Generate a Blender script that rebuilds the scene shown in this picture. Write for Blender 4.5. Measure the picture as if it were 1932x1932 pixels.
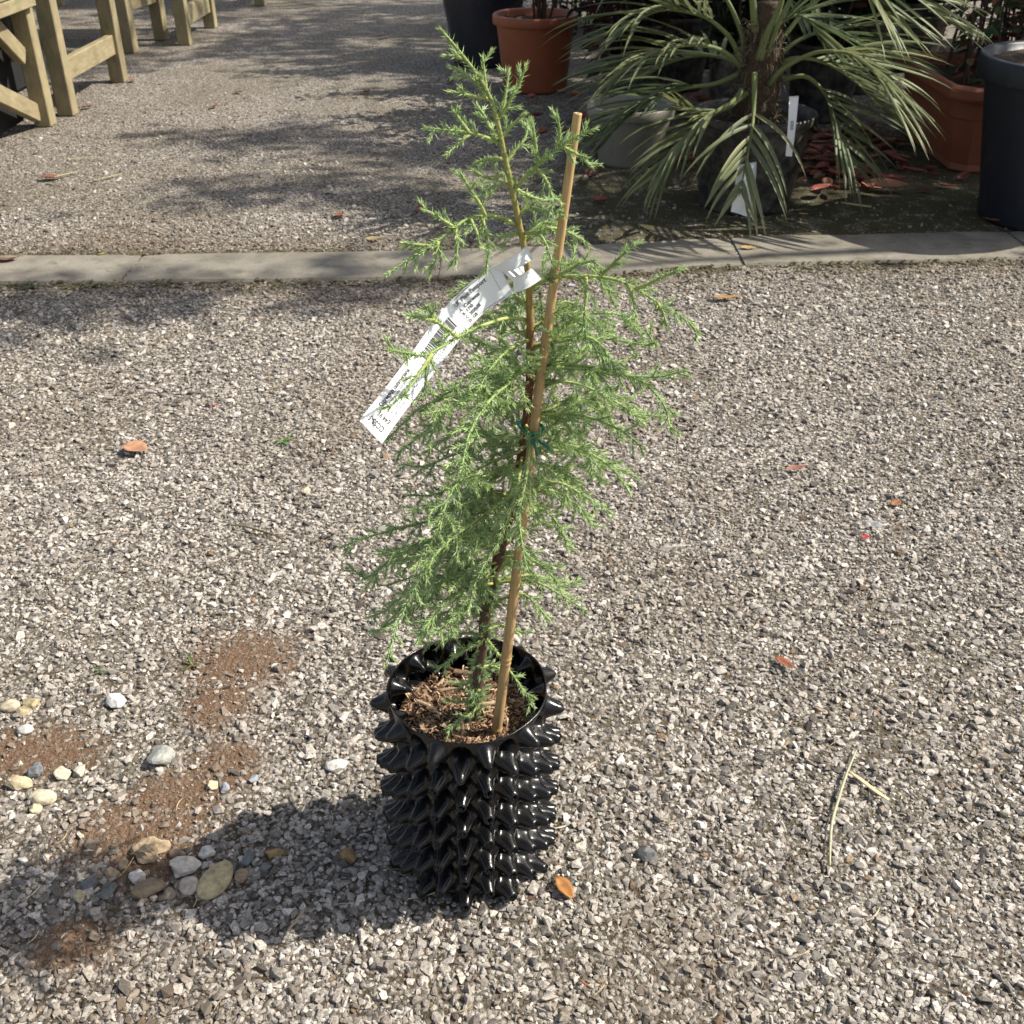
import bpy, bmesh, math, random
import numpy as np
from mathutils import Vector, noise

scene = bpy.context.scene
for o in list(bpy.data.objects):
    bpy.data.objects.remove(o)
COL = scene.collection
R = math.radians

# ---------------------------------------------------------------- camera
PITCH = R(32.2); CAMH = 1.14; FPX = 2050.0; CPX = 966.0      # pixel maths in a 1932 px wide copy of the photograph
cam = bpy.data.cameras.new('camera'); camo = bpy.data.objects.new('camera', cam); COL.objects.link(camo)
camo.location = (0, 0, CAMH); camo.rotation_euler = (math.pi/2 - PITCH, 0, 0)
cam.sensor_width = 36; cam.lens = 36*FPX/1932.0; cam.clip_start = .02; cam.clip_end = 400
cam.dof.use_dof = True; cam.dof.focus_distance = 1.12; cam.dof.aperture_fstop = 22
scene.camera = camo
scene.cycles.max_bounces = 6; scene.cycles.diffuse_bounces = 3; scene.cycles.glossy_bounces = 2; scene.cycles.transmission_bounces = 3
# ---------------------------------------------------------------- sky, sun, exposure
SUN_EL = 45.0; SUN_AZ = 8.0      # azimuth counted from +X towards +Y
w = bpy.data.worlds.new('World'); scene.world = w; w.use_nodes = True
nt = w.node_tree; nt.nodes.clear()
sky = nt.nodes.new('ShaderNodeTexSky'); sky.sky_type = 'NISHITA'; sky.sun_disc = False
sky.sun_elevation = R(SUN_EL); sky.sun_rotation = R(90 - SUN_AZ); sky.air_density = 1.0; sky.dust_density = 2.2; sky.ozone_density = .7
bg = nt.nodes.new('ShaderNodeBackground'); bg.inputs[1].default_value = .105
wo = nt.nodes.new('ShaderNodeOutputWorld')
hsv = nt.nodes.new('ShaderNodeHueSaturation'); hsv.inputs['Saturation'].default_value = .6      # thin high haze
nt.links.new(sky.outputs[0], hsv.inputs['Color']); nt.links.new(hsv.outputs[0], bg.inputs[0]); nt.links.new(bg.outputs[0], wo.inputs[0])
sl = bpy.data.lights.new('sun', 'SUN'); sl.energy = 5.0; sl.angle = R(.55); sl.color = (1, .935, .82)
so = bpy.data.objects.new('sun', sl); COL.objects.link(so)
SUNV = Vector((math.cos(R(SUN_EL))*math.cos(R(SUN_AZ)), math.cos(R(SUN_EL))*math.sin(R(SUN_AZ)), math.sin(R(SUN_EL))))
so.rotation_euler = SUNV.to_track_quat('Z', 'Y').to_euler(); so.location = SUNV*20
vs = scene.view_settings
vs.view_transform = 'Standard'; vs.look = 'None'; vs.gamma = 1; vs.exposure = .66; vs.use_curve_mapping = False

# ---------------------------------------------------------------- pixel helpers
SP, CP = math.sin(PITCH), math.cos(PITCH)
def ray(px, py):
    a = (px - CPX)/FPX; b = (CPX - py)/FPX
    return Vector((a, CP + b*SP, -SP + b*CP))
def gp(px, py, z=0.0):
    d = ray(px, py); t = (z - CAMH)/d.z
    return Vector((d.x*t, d.y*t, z))
def atY(px, py, Y):
    d = ray(px, py); t = Y/d.y
    return Vector((d.x*t, Y, CAMH + d.z*t))

rng = random.Random(11)
npr = np.random.RandomState(5)

# ---------------------------------------------------------------- mesh helpers
class MB:
    def __init__(s): s.v = []; s.f = []; s.c = []
    def add(s, vs_, fs, col=(1, 1, 1)):
        n = len(s.v); s.v.extend([tuple(p) for p in vs_]); s.f.extend([tuple(i+n for i in f) for f in fs])
        s.c.extend([col]*len(vs_))
    def build(s, name, mat, parent=None, smooth=True, col=False):
        me = bpy.data.meshes.new(name); me.from_pydata(s.v, [], s.f); me.update()
        if smooth: me.polygons.foreach_set('use_smooth', [True]*len(me.polygons))
        if col:
            a = me.color_attributes.new('Col', 'FLOAT_COLOR', 'POINT')
            arr = np.ones((len(s.v), 4), dtype=np.float32); arr[:, :3] = np.array(s.c, dtype=np.float32)
            a.data.foreach_set('color', arr.ravel())
        me.materials.append(mat)
        o = bpy.data.objects.new(name, me); COL.objects.link(o)
        if parent: o.parent = parent
        return o
def tag(o, label, cat=None, group=None, kind=None):
    o['label'] = label
    if cat: o['category'] = cat
    if group: o['group'] = group
    if kind: o['kind'] = kind
    return o
def thing(name, loc, label, cat, group=None, rz=0):
    o = bpy.data.objects.new(name, None); o.empty_display_size = .1; COL.objects.link(o)
    o.location = loc; o.rotation_euler = (0, 0, rz)
    return tag(o, label, cat, group)
def shift(mb, loc):
    mb.v = [(x-loc[0], y-loc[1], z-loc[2]) for x, y, z in mb.v]; return mb
def catmull(pts, step):
    P = np.array([tuple(p) for p in pts], dtype=float)
    P = np.vstack([2*P[0]-P[1], P, 2*P[-1]-P[-2]]); out = []
    for i in range(1, len(P)-2):
        L = np.linalg.norm(P[i+1]-P[i]); n = max(1, int(round(L/step)))
        for k in range(n):
            t = k/n; a, b, c, d = P[i-1], P[i], P[i+1], P[i+2]
            out.append(.5*((2*b)+(c-a)*t+(2*a-5*b+4*c-d)*t*t+(3*b-a-3*c+d)*t**3))
    out.append(P[-2]); return np.array(out)
def unit(v):
    n = np.linalg.norm(v); return v/n if n > 1e-9 else np.array([0, 0, 1.])
def tube(mb, pts, rad, sides=6, col=(1, 1, 1), cap=True, cols=None):
    pts = np.asarray(pts, float); n = len(pts)
    if np.isscalar(rad): rad = [rad]*n
    tang = [unit(pts[min(i+1, n-1)]-pts[max(i-1, 0)]) for i in range(n)]
    a = np.cross(tang[0], [0, 0, 1.]);
    if np.linalg.norm(a) < .1: a = np.cross(tang[0], [1., 0, 0])
    a = unit(a); base = len(mb.v)
    for i in range(n):
        a = unit(a - tang[i]*np.dot(a, tang[i])); b = np.cross(tang[i], a)
        for k in range(sides):
            th = 2*math.pi*k/sides
            mb.v.append(tuple(pts[i] + (a*math.cos(th)+b*math.sin(th))*rad[i])); mb.c.append(cols[i] if cols is not None else col)
    for i in range(n-1):
        for k in range(sides):
            k2 = (k+1) % sides
            mb.f.append((base+i*sides+k, base+i*sides+k2, base+(i+1)*sides+k2, base+(i+1)*sides+k))
    if cap:
        mb.f.append(tuple(base+k for k in range(sides))[::-1]); mb.f.append(tuple(base+(n-1)*sides+k for k in range(sides)))
def box(mb, c, size, rz=0, bev=.004, ax=None):
    """box with chamfered long edges; ax = optional 3 axes"""
    if ax is None:
        X = np.array([math.cos(rz), math.sin(rz), 0]); Y = np.array([-math.sin(rz), math.cos(rz), 0]); Z = np.array([0, 0, 1.])
    else: X, Y, Z = ax
    bm = bmesh.new(); bmesh.ops.create_cube(bm, size=1)
    bmesh.ops.scale(bm, vec=size, verts=bm.verts)
    if bev: bmesh.ops.bevel(bm, geom=bm.edges[:], offset=min(bev, min(size)*.3), segments=1, affect='EDGES')
    bm.verts.index_update(); c = np.array(c, float)
    mb.add([c + X*v.co.x + Y*v.co.y + Z*v.co.z for v in bm.verts], [[v.index for v in f.verts] for f in bm.faces]); bm.free()
def beam(mb, p, q, wd, th, bev=.004, up=(0, 0, 1)):
    p = np.array(p, float); q = np.array(q, float); X = unit(q-p); up = np.array(up, float)
    Y = unit(np.cross(up, X)); Z = np.cross(X, Y)
    box(mb, (p+q)/2, (np.linalg.norm(q-p), th, wd), bev=bev, ax=(X, Y, Z))
def lathe(mb, prof, seg=48, loc=(0, 0, 0)):
    base = len(mb.v); n = len(prof)
    for (r, z) in prof:
        for k in range(seg):
            t = 2*math.pi*k/seg
            mb.v.append((loc[0]+r*math.cos(t), loc[1]+r*math.sin(t), loc[2]+z)); mb.c.append((1, 1, 1))
    for i in range(n-1):
        for k in range(seg):
            k2 = (k+1) % seg
            mb.f.append((base+i*seg+k, base+i*seg+k2, base+(i+1)*seg+k2, base+(i+1)*seg+k))

# ---------------------------------------------------------------- materials
def newmat(name):
    m = bpy.data.materials.new(name); m.use_nodes = True; n = m.node_tree.nodes; l = m.node_tree.links
    return m, n, l, n['Principled BSDF']
def node(n, t, **kw):
    x = n.new(t)
    for k, v in kw.items(): setattr(x, k, v)
    return x
def ramp(n, l, src, stops):
    r = n.new('ShaderNodeValToRGB'); l.new(src, r.inputs[0]); e = r.color_ramp.elements
    while len(e) < len(stops): e.new(.5)
    for i, (p, c) in enumerate(stops): e[i].position = p; e[i].color = (*c, 1)
    return r.outputs[0]
def mix(n, l, fac, a, b, mode='MIX'):
    m = n.new('ShaderNodeMix'); m.data_type = 'RGBA'; m.blend_type = mode
    if isinstance(fac, (int, float)): m.inputs[0].default_value = fac
    else: l.new(fac, m.inputs[0])
    for s, v in ((6, a), (7, b)):
        if isinstance(v, tuple): m.inputs[s].default_value = (*v, 1)
        else: l.new(v, m.inputs[s])
    return m.outputs[2]
def noise_t(n, l, scale, detail=4, vec=None, rough=.6):
    t = n.new('ShaderNodeTexNoise'); t.inputs['Scale'].default_value = scale; t.inputs['Detail'].default_value = detail; t.inputs['Roughness'].default_value = rough
    if vec is not None: l.new(vec, t.inputs['Vector'])
    return t.outputs[0]
def bump(n, l, h, strength, dist, bsdf):
    b = n.new('ShaderNodeBump'); b.inputs['Strength'].default_value = strength; b.inputs['Distance'].default_value = dist
    l.new(h, b.inputs['Height']); l.new(b.outputs[0], bsdf.inputs['Normal']); return b
def objco(n): return n.new('ShaderNodeTexCoord').outputs['Object']
def posn(n): return n.new('ShaderNodeNewGeometry').outputs['Position']

def mat_simple(name, c1, c2, scale=20, rough=.6, bs=.2, bd=.002, spec=.4, stretch=None, dirt=None):
    m, n, l, b = newmat(name); co = objco(n)
    if stretch:
        mp = n.new('ShaderNodeMapping'); mp.inputs['Scale'].default_value = stretch; l.new(co, mp.inputs[0]); co = mp.outputs[0]
    f = noise_t(n, l, scale, 6, co)
    c = ramp(n, l, f, [(.3, c1), (.7, c2)])
    if dirt:
        f2 = noise_t(n, l, dirt[1], 5, co); c = mix(n, l, ramp(n, l, f2, [(dirt[2], (0, 0, 0)), (dirt[2]+.2, (1, 1, 1))]), c, dirt[0])
    l.new(c, b.inputs['Base Color']); b.inputs['Roughness'].default_value = rough; b.inputs['Specular IOR Level'].default_value = spec
    if bs: bump(n, l, f, bs, bd, b)
    return m
def mat_leaf(name, gain=1.0, rough=.5, trans=.3):
    m, n, l, b = newmat(name)
    a = node(n, 'ShaderNodeAttribute', attribute_name='Col')
    l.new(a.outputs['Color'], b.inputs['Base Color']); b.inputs['Roughness'].default_value = rough; b.inputs['Specular IOR Level'].default_value = .35
    t = n.new('ShaderNodeBsdfTranslucent'); l.new(a.outputs['Color'], t.inputs['Color'])
    mx = n.new('ShaderNodeMixShader'); mx.inputs[0].default_value = trans
    l.new(b.outputs[0], mx.inputs[1]); l.new(t.outputs[0], mx.inputs[2]); l.new(mx.outputs[0], n['Material Output'].inputs[0])
    return m
M_LEAF = mat_leaf('leaf'); M_NEEDLE = mat_leaf('needle', rough=.45, trans=.3); M_DRYLEAF = mat_leaf('dry_leaf', rough=.55, trans=.15)
def mat_vcol(name, rough=.7, bs=.3, scale=300, bd=.001):
    m, n, l, b = newmat(name); a = node(n, 'ShaderNodeAttribute', attribute_name='Col')
    f = noise_t(n, l, scale, 4, posn(n)); c = mix(n, l, .55, a.outputs['Color'], ramp(n, l, f, [(.3, (.35, .35, .35)), (.75, (1.25, 1.25, 1.25))]), 'MULTIPLY')
    l.new(c, b.inputs['Base Color']); b.inputs['Roughness'].default_value = rough; b.inputs['Specular IOR Level'].default_value = .3
    bump(n, l, f, bs, bd, b); return m
M_BARK = mat_vcol('bark')
M_STONE_V = mat_vcol('stone_vcol', .75, .5, 160, .002)

# ground: worn tarmac with exposed chippings
KF = [gp(x, y) for x, y in ((-700, 543), (-300, 540), (0, 537), (400, 533), (800, 529), (1100, 520), (1400, 505), (1650, 497), (1932, 491), (2500, 484))]
KB = [gp(x, y) for x, y in ((-700, 490), (-300, 487), (0, 484), (400, 479), (800, 474), (1100, 464), (1400, 450), (1650, 442), (1932, 436), (2500, 429))]
KFx = [p.x for p in KF]; KFy = [p.y for p in KF]; KBx = [p.x for p in KB]; KBy = [p.y for p in KB]
def kfront(x): return np.interp(x, KFx, KFy)
def kback(x): return np.interp(x, KBx, KBy)
SPILLS = [(gp(455, 1245), .085, .07), (gp(415, 1330), .05, .05), (gp(425, 1450), .045, .06), (gp(250, 1570), .095, .055), (gp(330, 1500), .06, .05), (gp(140, 1780), .05, .035), (gp(60, 1420), .09, .05), (gp(300, 1640), .07, .04)]
def spill(x, y):
    s = np.zeros_like(x)
    for c, rx, ry in SPILLS:
        s = np.maximum(s, np.exp(-(((x-c.x)/rx)**2 + ((y-c.y)/ry)**2)))
    return s

def mat_ground():
    m, n, l, b = newmat('tarmac'); p = posn(n)
    vo = n.new('ShaderNodeTexVoronoi'); vo.inputs['Scale'].default_value = 135; l.new(p, vo.inputs['Vector'])
    sep = n.new('ShaderNodeSeparateColor'); l.new(vo.outputs['Color'], sep.inputs[0])
    cell = ramp(n, l, sep.outputs[0], [(0, (.09, .08, .07)), (.3, (.24, .215, .19)), (.65, (.42, .385, .345)), (1, (.60, .56, .51))])
    gap = ramp(n, l, vo.outputs['Distance'], [(.35, (0, 0, 0)), (.75, (1, 1, 1))])
    fine = noise_t(n, l, 420, 3, p)
    soil = ramp(n, l, fine, [(.3, (.028, .021, .014)), (.7, (.10, .074, .047))])
    near = mix(n, l, gap, cell, soil)
    # larger scale unevenness of the worn surface
    big = noise_t(n, l, 2.3, 5, p); c = mix(n, l, ramp(n, l, big, [(.45, (0, 0, 0)), (.75, (.5, .5, .5))]), near, (.115, .095, .06))
    wide = noise_t(n, l, .9, 4, p); c = mix(n, l, ramp(n, l, wide, [(.4, (0, 0, 0)), (.7, (.45, .45, .45))]), c, (.12, .10, .055))
    # compost spills and moss, from attributes of the sheet
    a = node(n, 'ShaderNodeAttribute', attribute_name='Col'); s2 = n.new('ShaderNodeSeparateColor'); l.new(a.outputs['Color'], s2.inputs[0])
    red = ramp(n, l, fine, [(.3, (.09, .048, .026)), (.7, (.21, .125, .072))])
    f1 = n.new('ShaderNodeMath'); f1.operation = 'MULTIPLY_ADD'; l.new(noise_t(n, l, 60, 5, p), f1.inputs[0]); f1.inputs[1].default_value = .9; l.new(s2.outputs[0], f1.inputs[2])
    c = mix(n, l, ramp(n, l, f1.outputs[0], [(.66, (0, 0, 0)), (1.14, (.85, .85, .85))]), c, red)
    moss = ramp(n, l, noise_t(n, l, 190, 4, p), [(.3, (.035, .031, .015)), (.7, (.095, .085, .036))])
    f2 = n.new('ShaderNodeMath'); f2.operation = 'MULTIPLY_ADD'; l.new(noise_t(n, l, 14, 6, p), f2.inputs[0]); f2.inputs[1].default_value = 1.0; l.new(s2.outputs[1], f2.inputs[2])
    c = mix(n, l, ramp(n, l, f2.outputs[0], [(.82, (0, 0, 0)), (1.2, (.92, .92, .92))]), c, moss)
    l.new(c, b.inputs['Base Color']); b.inputs['Roughness'].default_value = .85; b.inputs['Specular IOR Level'].default_value = .25
    inv = n.new('ShaderNodeMath'); inv.operation = 'SUBTRACT'; inv.inputs[0].default_value = 1; l.new(vo.outputs['Distance'], inv.inputs[1])
    h = n.new('ShaderNodeMath'); h.operation = 'ADD'; l.new(inv.outputs[0], h.inputs[0]); l.new(fine, h.inputs[1])
    bump(n, l, h.outputs[0], .9, .004, b); return m

def graded(lo, hi, step, far, k=1.35):
    a = list(np.arange(lo, hi, step)); s = step; x = a[-1]
    while x < far: s *= k; x += s; a.append(x)
    s = step; x = lo; pre = []
    while x > -far: s *= k; x -= s; pre.append(x)
    return np.array(pre[::-1]+a)
def hnoise(x, y):
    return .004*np.sin(2.1*x+.7)*np.sin(1.7*y+1.1)+.0025*np.sin(6.3*x+2*y)*np.cos(5.1*y-1.3*x)
def ground_z(x, y):
    x = np.asarray(x, float); y = np.asarray(y, float)
    return hnoise(x, y)*np.exp(-((x**2+(y-2)**2)/30)) + .0035*spill(x, y)
gx = graded(-2.4, 2.4, .025, 130); gy = graded(.35, 6.5, .025, 130)
X, Y = np.meshgrid(gx, gy); Z = ground_z(X, Y)
Z += (npr.rand(*Z.shape)-.5)*.0018*(np.abs(X) < 2.4)
nx, ny = len(gx), len(gy)
idx = np.arange(nx*ny).reshape(ny, nx)
faces = np.stack([idx[:-1, :-1], idx[:-1, 1:], idx[1:, 1:], idx[1:, :-1]], -1).reshape(-1, 4)
gmb = MB(); gmb.v = np.stack([X, Y, Z], -1).reshape(-1, 3).tolist(); gmb.f = faces.tolist()
dk = np.minimum(np.abs(Y-kfront(X)), np.abs(Y-kback(X)))
mossw = np.exp(-(dk/.08)**2)*.46
mossw = np.where((Y > kback(X)) & (X > -.2), np.maximum(mossw, .52*np.clip((X+.3)/.6, 0, 1)*np.exp(-((Y-kback(X)-.6)/2.0)**2)), mossw)
C = np.zeros((ny, nx, 3)); C[..., 0] = spill(X, Y)**.6*.78; C[..., 1] = mossw
gmb.c = C.reshape(-1, 3).tolist()
ground = gmb.build('ground', mat_ground(), col=True); ground['kind'] = 'structure'; ground['label'] = 'worn tarmac yard with exposed pale chippings'

# ---------------------------------------------------------------- stones (instanced chippings)
def hull_stone(seed, n=13, flat=.62):
    r = random.Random(seed); bm = bmesh.new()
    for i in range(n):
        v = Vector((r.gauss(0, 1), r.gauss(0, 1), r.gauss(0, 1))).normalized()*r.uniform(.8, 1.05)
        bm.verts.new((v.x*.5, v.y*.5*r.uniform(.75, .95), v.z*.5*flat))
    bmesh.ops.convex_hull(bm, input=bm.verts[:])
    for v in [v for v in bm.verts if not v.link_faces]: bm.verts.remove(v)
    bmesh.ops.recalc_face_normals(bm, faces=bm.faces)
    me = bpy.data.meshes.new('chipping'); bm.to_mesh(me); bm.free(); return me
def mat_inst(name, stops, rough=.75, nscale=330, bs=.6, extra=None):
    m, n, l, b = newmat(name)
    a = node(n, 'ShaderNodeAttribute', attribute_name='tint'); a.attribute_type = 'INSTANCER'
    c = ramp(n, l, a.outputs['Fac'], stops)
    f = noise_t(n, l, nscale, 5, posn(n), .7)
    c = mix(n, l, .8, c, ramp(n, l, f, [(.36, (.34, .32, .30)), (.58, (1.1, 1.1, 1.1))]), 'MULTIPLY')
    a2 = node(n, 'ShaderNodeAttribute', attribute_name='dirt'); a2.attribute_type = 'INSTANCER'
    c = mix(n, l, a2.outputs['Fac'], c, (.125, .088, .055))
    l.new(c, b.inputs['Base Color']); b.inputs['Roughness'].default_value = rough; b.inputs['Specular IOR Level'].default_value = .35
    bump(n, l, f, bs, .0012, b); return m
def inst_object(name, pts, rot, scl, tint, dirt, meshes, mat, label, cat=None, parent=None):
    src = bpy.data.collections.new(name+'_source')
    for i, me in enumerate(meshes):
        me.materials.clear(); me.materials.append(mat)
        o = bpy.data.objects.new(f'{name}_source_{i:02d}', me); src.objects.link(o)
    me = bpy.data.meshes.new(name); n = len(pts)
    me.vertices.add(n); me.vertices.foreach_set('co', np.asarray(pts, np.float32).ravel())
    for an, typ, arr, key in (('rot', 'FLOAT_VECTOR', rot, 'vector'), ('scl', 'FLOAT_VECTOR', scl, 'vector'), ('tint', 'FLOAT', tint, 'value'), ('dirt', 'FLOAT', dirt, 'value'), ('pick', 'INT', npr.randint(0, len(meshes), n), 'value')):
        at = me.attributes.new(an, typ, 'POINT'); at.data.foreach_set(key, np.ascontiguousarray(arr, dtype=np.int32 if typ == 'INT' else np.float32).ravel())
    o = bpy.data.objects.new(name, me); COL.objects.link(o)
    if parent: o.parent = parent
    g = bpy.data.node_groups.new(name+'_scatter', 'GeometryNodeTree')
    g.interface.new_socket('Geometry', in_out='INPUT', socket_type='NodeSocketGeometry'); g.interface.new_socket('Geometry', in_out='OUTPUT', socket_type='NodeSocketGeometry')
    N = g.nodes; L = g.links; gi = N.new('NodeGroupInput'); go = N.new('NodeGroupOutput')
    m2p = N.new('GeometryNodeMeshToPoints'); ip = N.new('GeometryNodeInstanceOnPoints'); ci = N.new('GeometryNodeCollectionInfo')
    ci.inputs[0].default_value = src; ci.inputs[1].default_value = True; ci.inputs[2].default_value = True
    def na(nm, t):
        x = N.new('GeometryNodeInputNamedAttribute'); x.data_type = t; x.inputs[0].default_value = nm; return x.outputs[0]
    L.new(gi.outputs[0], m2p.inputs[0]); L.new(m2p.outputs[0], ip.inputs['Points']); L.new(ci.outputs[0], ip.inputs['Instance'])
    ip.inputs['Pick Instance'].default_value = True
    L.new(na('pick', 'INT'), ip.inputs['Instance Index']); L.new(na('scl', 'FLOAT_VECTOR'), ip.inputs['Scale'])
    er = N.new('FunctionNodeEulerToRotation'); L.new(na('rot', 'FLOAT_VECTOR'), er.inputs[0]); L.new(er.outputs[0], ip.inputs['Rotation'])
    L.new(ip.outputs[0], go.inputs[0])
    md = o.modifiers.new('scatter', 'NODES'); md.node_group = g
    o['kind'] = 'stuff'; o['label'] = label
    if cat: o['category'] = cat
    return o
POT = (-.0530, .977)
def scatter_band(d0, d1, step, k, m):
    out = []
    ys = np.arange(d0, d1, step)
    for i, y in enumerate(ys):
        wd = k*y+m; xs = np.arange(-wd, wd, step) + (i % 2)*step*.5
        out.append(np.stack([xs, np.full_like(xs, y)], -1))
    p = np.concatenate(out); return p + npr.uniform(-.48, .48, p.shape)*step
g1 = scatter_band(.52, 1.9, .0071, .56, .2); g2 = scatter_band(1.9, 3.75, .0084, .54, .22); g3 = scatter_band(3.75, 6.2, .017, .50, .15); g3 = g3[npr.rand(len(g3)) < np.clip((6.2-g3[:, 1])/2.5, 0, 1)]
P = np.concatenate([g1, g2, g3]); base_step = np.concatenate([np.full(len(g1), .0073), np.full(len(g2), .0078), np.full(len(g3), .0078)])
sp = spill(P[:, 0], P[:, 1]); rn = npr.rand(len(P))
inside_k = (P[:, 1] > kfront(P[:, 0])-.004) & (P[:, 1] < kback(P[:, 0])+.004)
dkf = np.minimum(np.abs(P[:, 1]-kfront(P[:, 0])), np.abs(P[:, 1]-kback(P[:, 0])))
patch = np.array([noise.noise(Vector((a*5.5, b*5.5, 3.1))) for a, b in P])          # -1..1 bare patches of earth
patch2 = np.array([noise.noise(Vector((a*22, b*22, 9.7))) for a, b in P])
keep = ~inside_k & (rn < .99-.62*sp - .6*np.clip(patch*1.3+patch2*.9-.18, 0, .9) - .7*np.exp(-(dkf/.06)**2))
behind_right = (P[:, 1] > kback(P[:, 0])) & (P[:, 0] > -.1)
keep &= ~(behind_right & (npr.rand(len(P)) < .93))
P = P[keep]; st = base_step[keep]; sp = sp[keep]; n = len(P)
size = st*np.clip(npr.lognormal(.06, .46, n), .42, 2.7)
scl = np.stack([size*npr.uniform(.95, 1.5, n), size*npr.uniform(.85, 1.1, n), size*npr.uniform(.7, 1.0, n)], -1)
zz = ground_z(P[:, 0], P[:, 1]) + scl[:, 2]*npr.uniform(-.10, .22, n) - sp*.0015
rot = np.stack([npr.normal(0, .3, n), npr.normal(0, .3, n), npr.uniform(0, 6.283, n)], -1)
tint = np.clip(npr.beta(1.7, 1.55, n), 0, 1); tint = np.clip(tint, .1, 1); odd = npr.rand(n) < .014; tint[odd] = npr.uniform(.0, .07, odd.sum())
brown = np.clip(np.array([noise.noise(Vector((a*1.7, b*1.7, 5.5)))+.6*noise.noise(Vector((a*6, b*6, 1.5))) for a, b in P])*1.1-.02, 0, .75)
dirt = np.clip(sp*1.1*npr.rand(n)*1.2 + .4*np.clip(npr.normal(-.1, .5, n), 0, 1) + brown*npr.uniform(.2, 1, n) + .55*np.exp(-(np.minimum(np.abs(P[:, 1]-kfront(P[:, 0])), np.abs(P[:, 1]-kback(P[:, 0])))/.16)**2) + .15*(P[:, 1] > kback(P[:, 0])), 0, .85)
STONE_STOPS = [(0, (.17, .105, .07)), (.07, (.31, .225, .145)), (.1, (.085, .080, .074)), (.4, (.28, .255, .228)), (.7, (.46, .42, .375)), (1, (.66, .615, .56))]
M_CHIP = mat_inst('chipping', STONE_STOPS)
gravel = inst_object('gravel', np.concatenate([P, zz[:, None]], 1), rot, scl, tint, dirt, [hull_stone(100+i, 12+i % 4, .55+.05*(i % 5)) for i in range(16)], M_CHIP, 'loose pale grey chippings covering the tarmac yard', 'gravel')
# fine grit between the chippings
gr = scatter_band(.55, 2.3, .0062, .55, .2); n = len(gr); gr = gr[(npr.rand(n) < .42)]; gr = gr[(gr[:, 1] < kfront(gr[:, 0]))]; n = len(gr)
gs = npr.uniform(.0018, .0042, n)
gz = ground_z(gr[:, 0], gr[:, 1]) + gs*.2
inst_object('grit', np.concatenate([gr, gz[:, None]], 1), npr.uniform(0, 6.28, (n, 3)), np.stack([gs*1.3, gs, gs], -1), npr.beta(1.6, 1.8, n), np.clip(npr.normal(.15, .3, n), 0, .8), [hull_stone(300+i, 9, .8) for i in range(5)], M_CHIP, 'fine crumbs of stone and earth between the chippings', 'grit')

# straw and chaff litter
def blade_mesh(seed):
    r = random.Random(seed); me = bpy.data.meshes.new('chaff'); v = []; f = []
    c = r.uniform(-.18, .18); wd = r.uniform(.035, .085)
    for i in range(5):
        t = i/4-.5; ww = wd*(1-(abs(t)*1.6)**2*.6); y0 = c*(t*t*4-.5)
        v += [(t, y0-ww/2, .03*math.sin(i)), (t, y0+ww/2, .03*math.sin(i)), (t, y0, wd*.5+.03*math.sin(i))]
    for i in range(4):
        a = i*3; b_ = a+3; f += [(a, b_, b_+2, a+2), (a+2, b_+2, b_+1, a+1)]
    me.from_pydata(v, [], f); me.update(); return me
n = 900; lx = npr.uniform(-1.5, 1.5, n); ly = npr.uniform(.6, 3.2, n)
ll = npr.uniform(.008, .03, n)
inst_object('straw_litter', np.stack([lx, ly, ground_z(lx, ly)+.006], -1), np.stack([npr.normal(0, .25, n), npr.normal(0, .18, n), npr.uniform(0, 6.28, n)], -1), np.stack([ll, ll*.8, ll*.8], -1), npr.rand(n), np.zeros(n), [blade_mesh(i) for i in range(8)],
            mat_inst('straw', [(0, (.16, .08, .035)), (.3, (.30, .20, .09)), (.7, (.50, .40, .22)), (1, (.62, .54, .36))], bs=.2), 'short straw and chaff scattered over the gravel', 'straw')

# ---------------------------------------------------------------- kerb of flush concrete channel blocks
def mat_concrete():
    m, n, l, b = newmat('concrete'); p = posn(n)
    f = noise_t(n, l, 260, 4, p); g = noise_t(n, l, 7, 6, p)
    c = mix(n, l, .6, ramp(n, l, g, [(.3, (.15, .135, .108)), (.7, (.27, .245, .20))]), ramp(n, l, f, [(.3, (.55, .55, .55)), (.65, (1.1, 1.1, 1.1))]), 'MULTIPLY')
    st = noise_t(n, l, 16, 6, p, .7); c = mix(n, l, ramp(n, l, st, [(.5, (0, 0, 0)), (.72, (.75, .75, .75))]), c, (.075, .063, .04))
    l.new(c, b.inputs['Base Color']); b.inputs['Roughness'].default_value = .85; bump(n, l, f, .4, .0015, b); return m
M_CONC = mat_concrete()
kerb = bpy.data.objects.new('kerb', None); COL.objects.link(kerb); kerb['kind'] = 'structure'; kerb['label'] = 'flush grey concrete kerb crossing the yard'
jx = [gp(px, 507).x for px in (-900, -330, 248, 828, 1405, 1985, 2560)]
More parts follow.
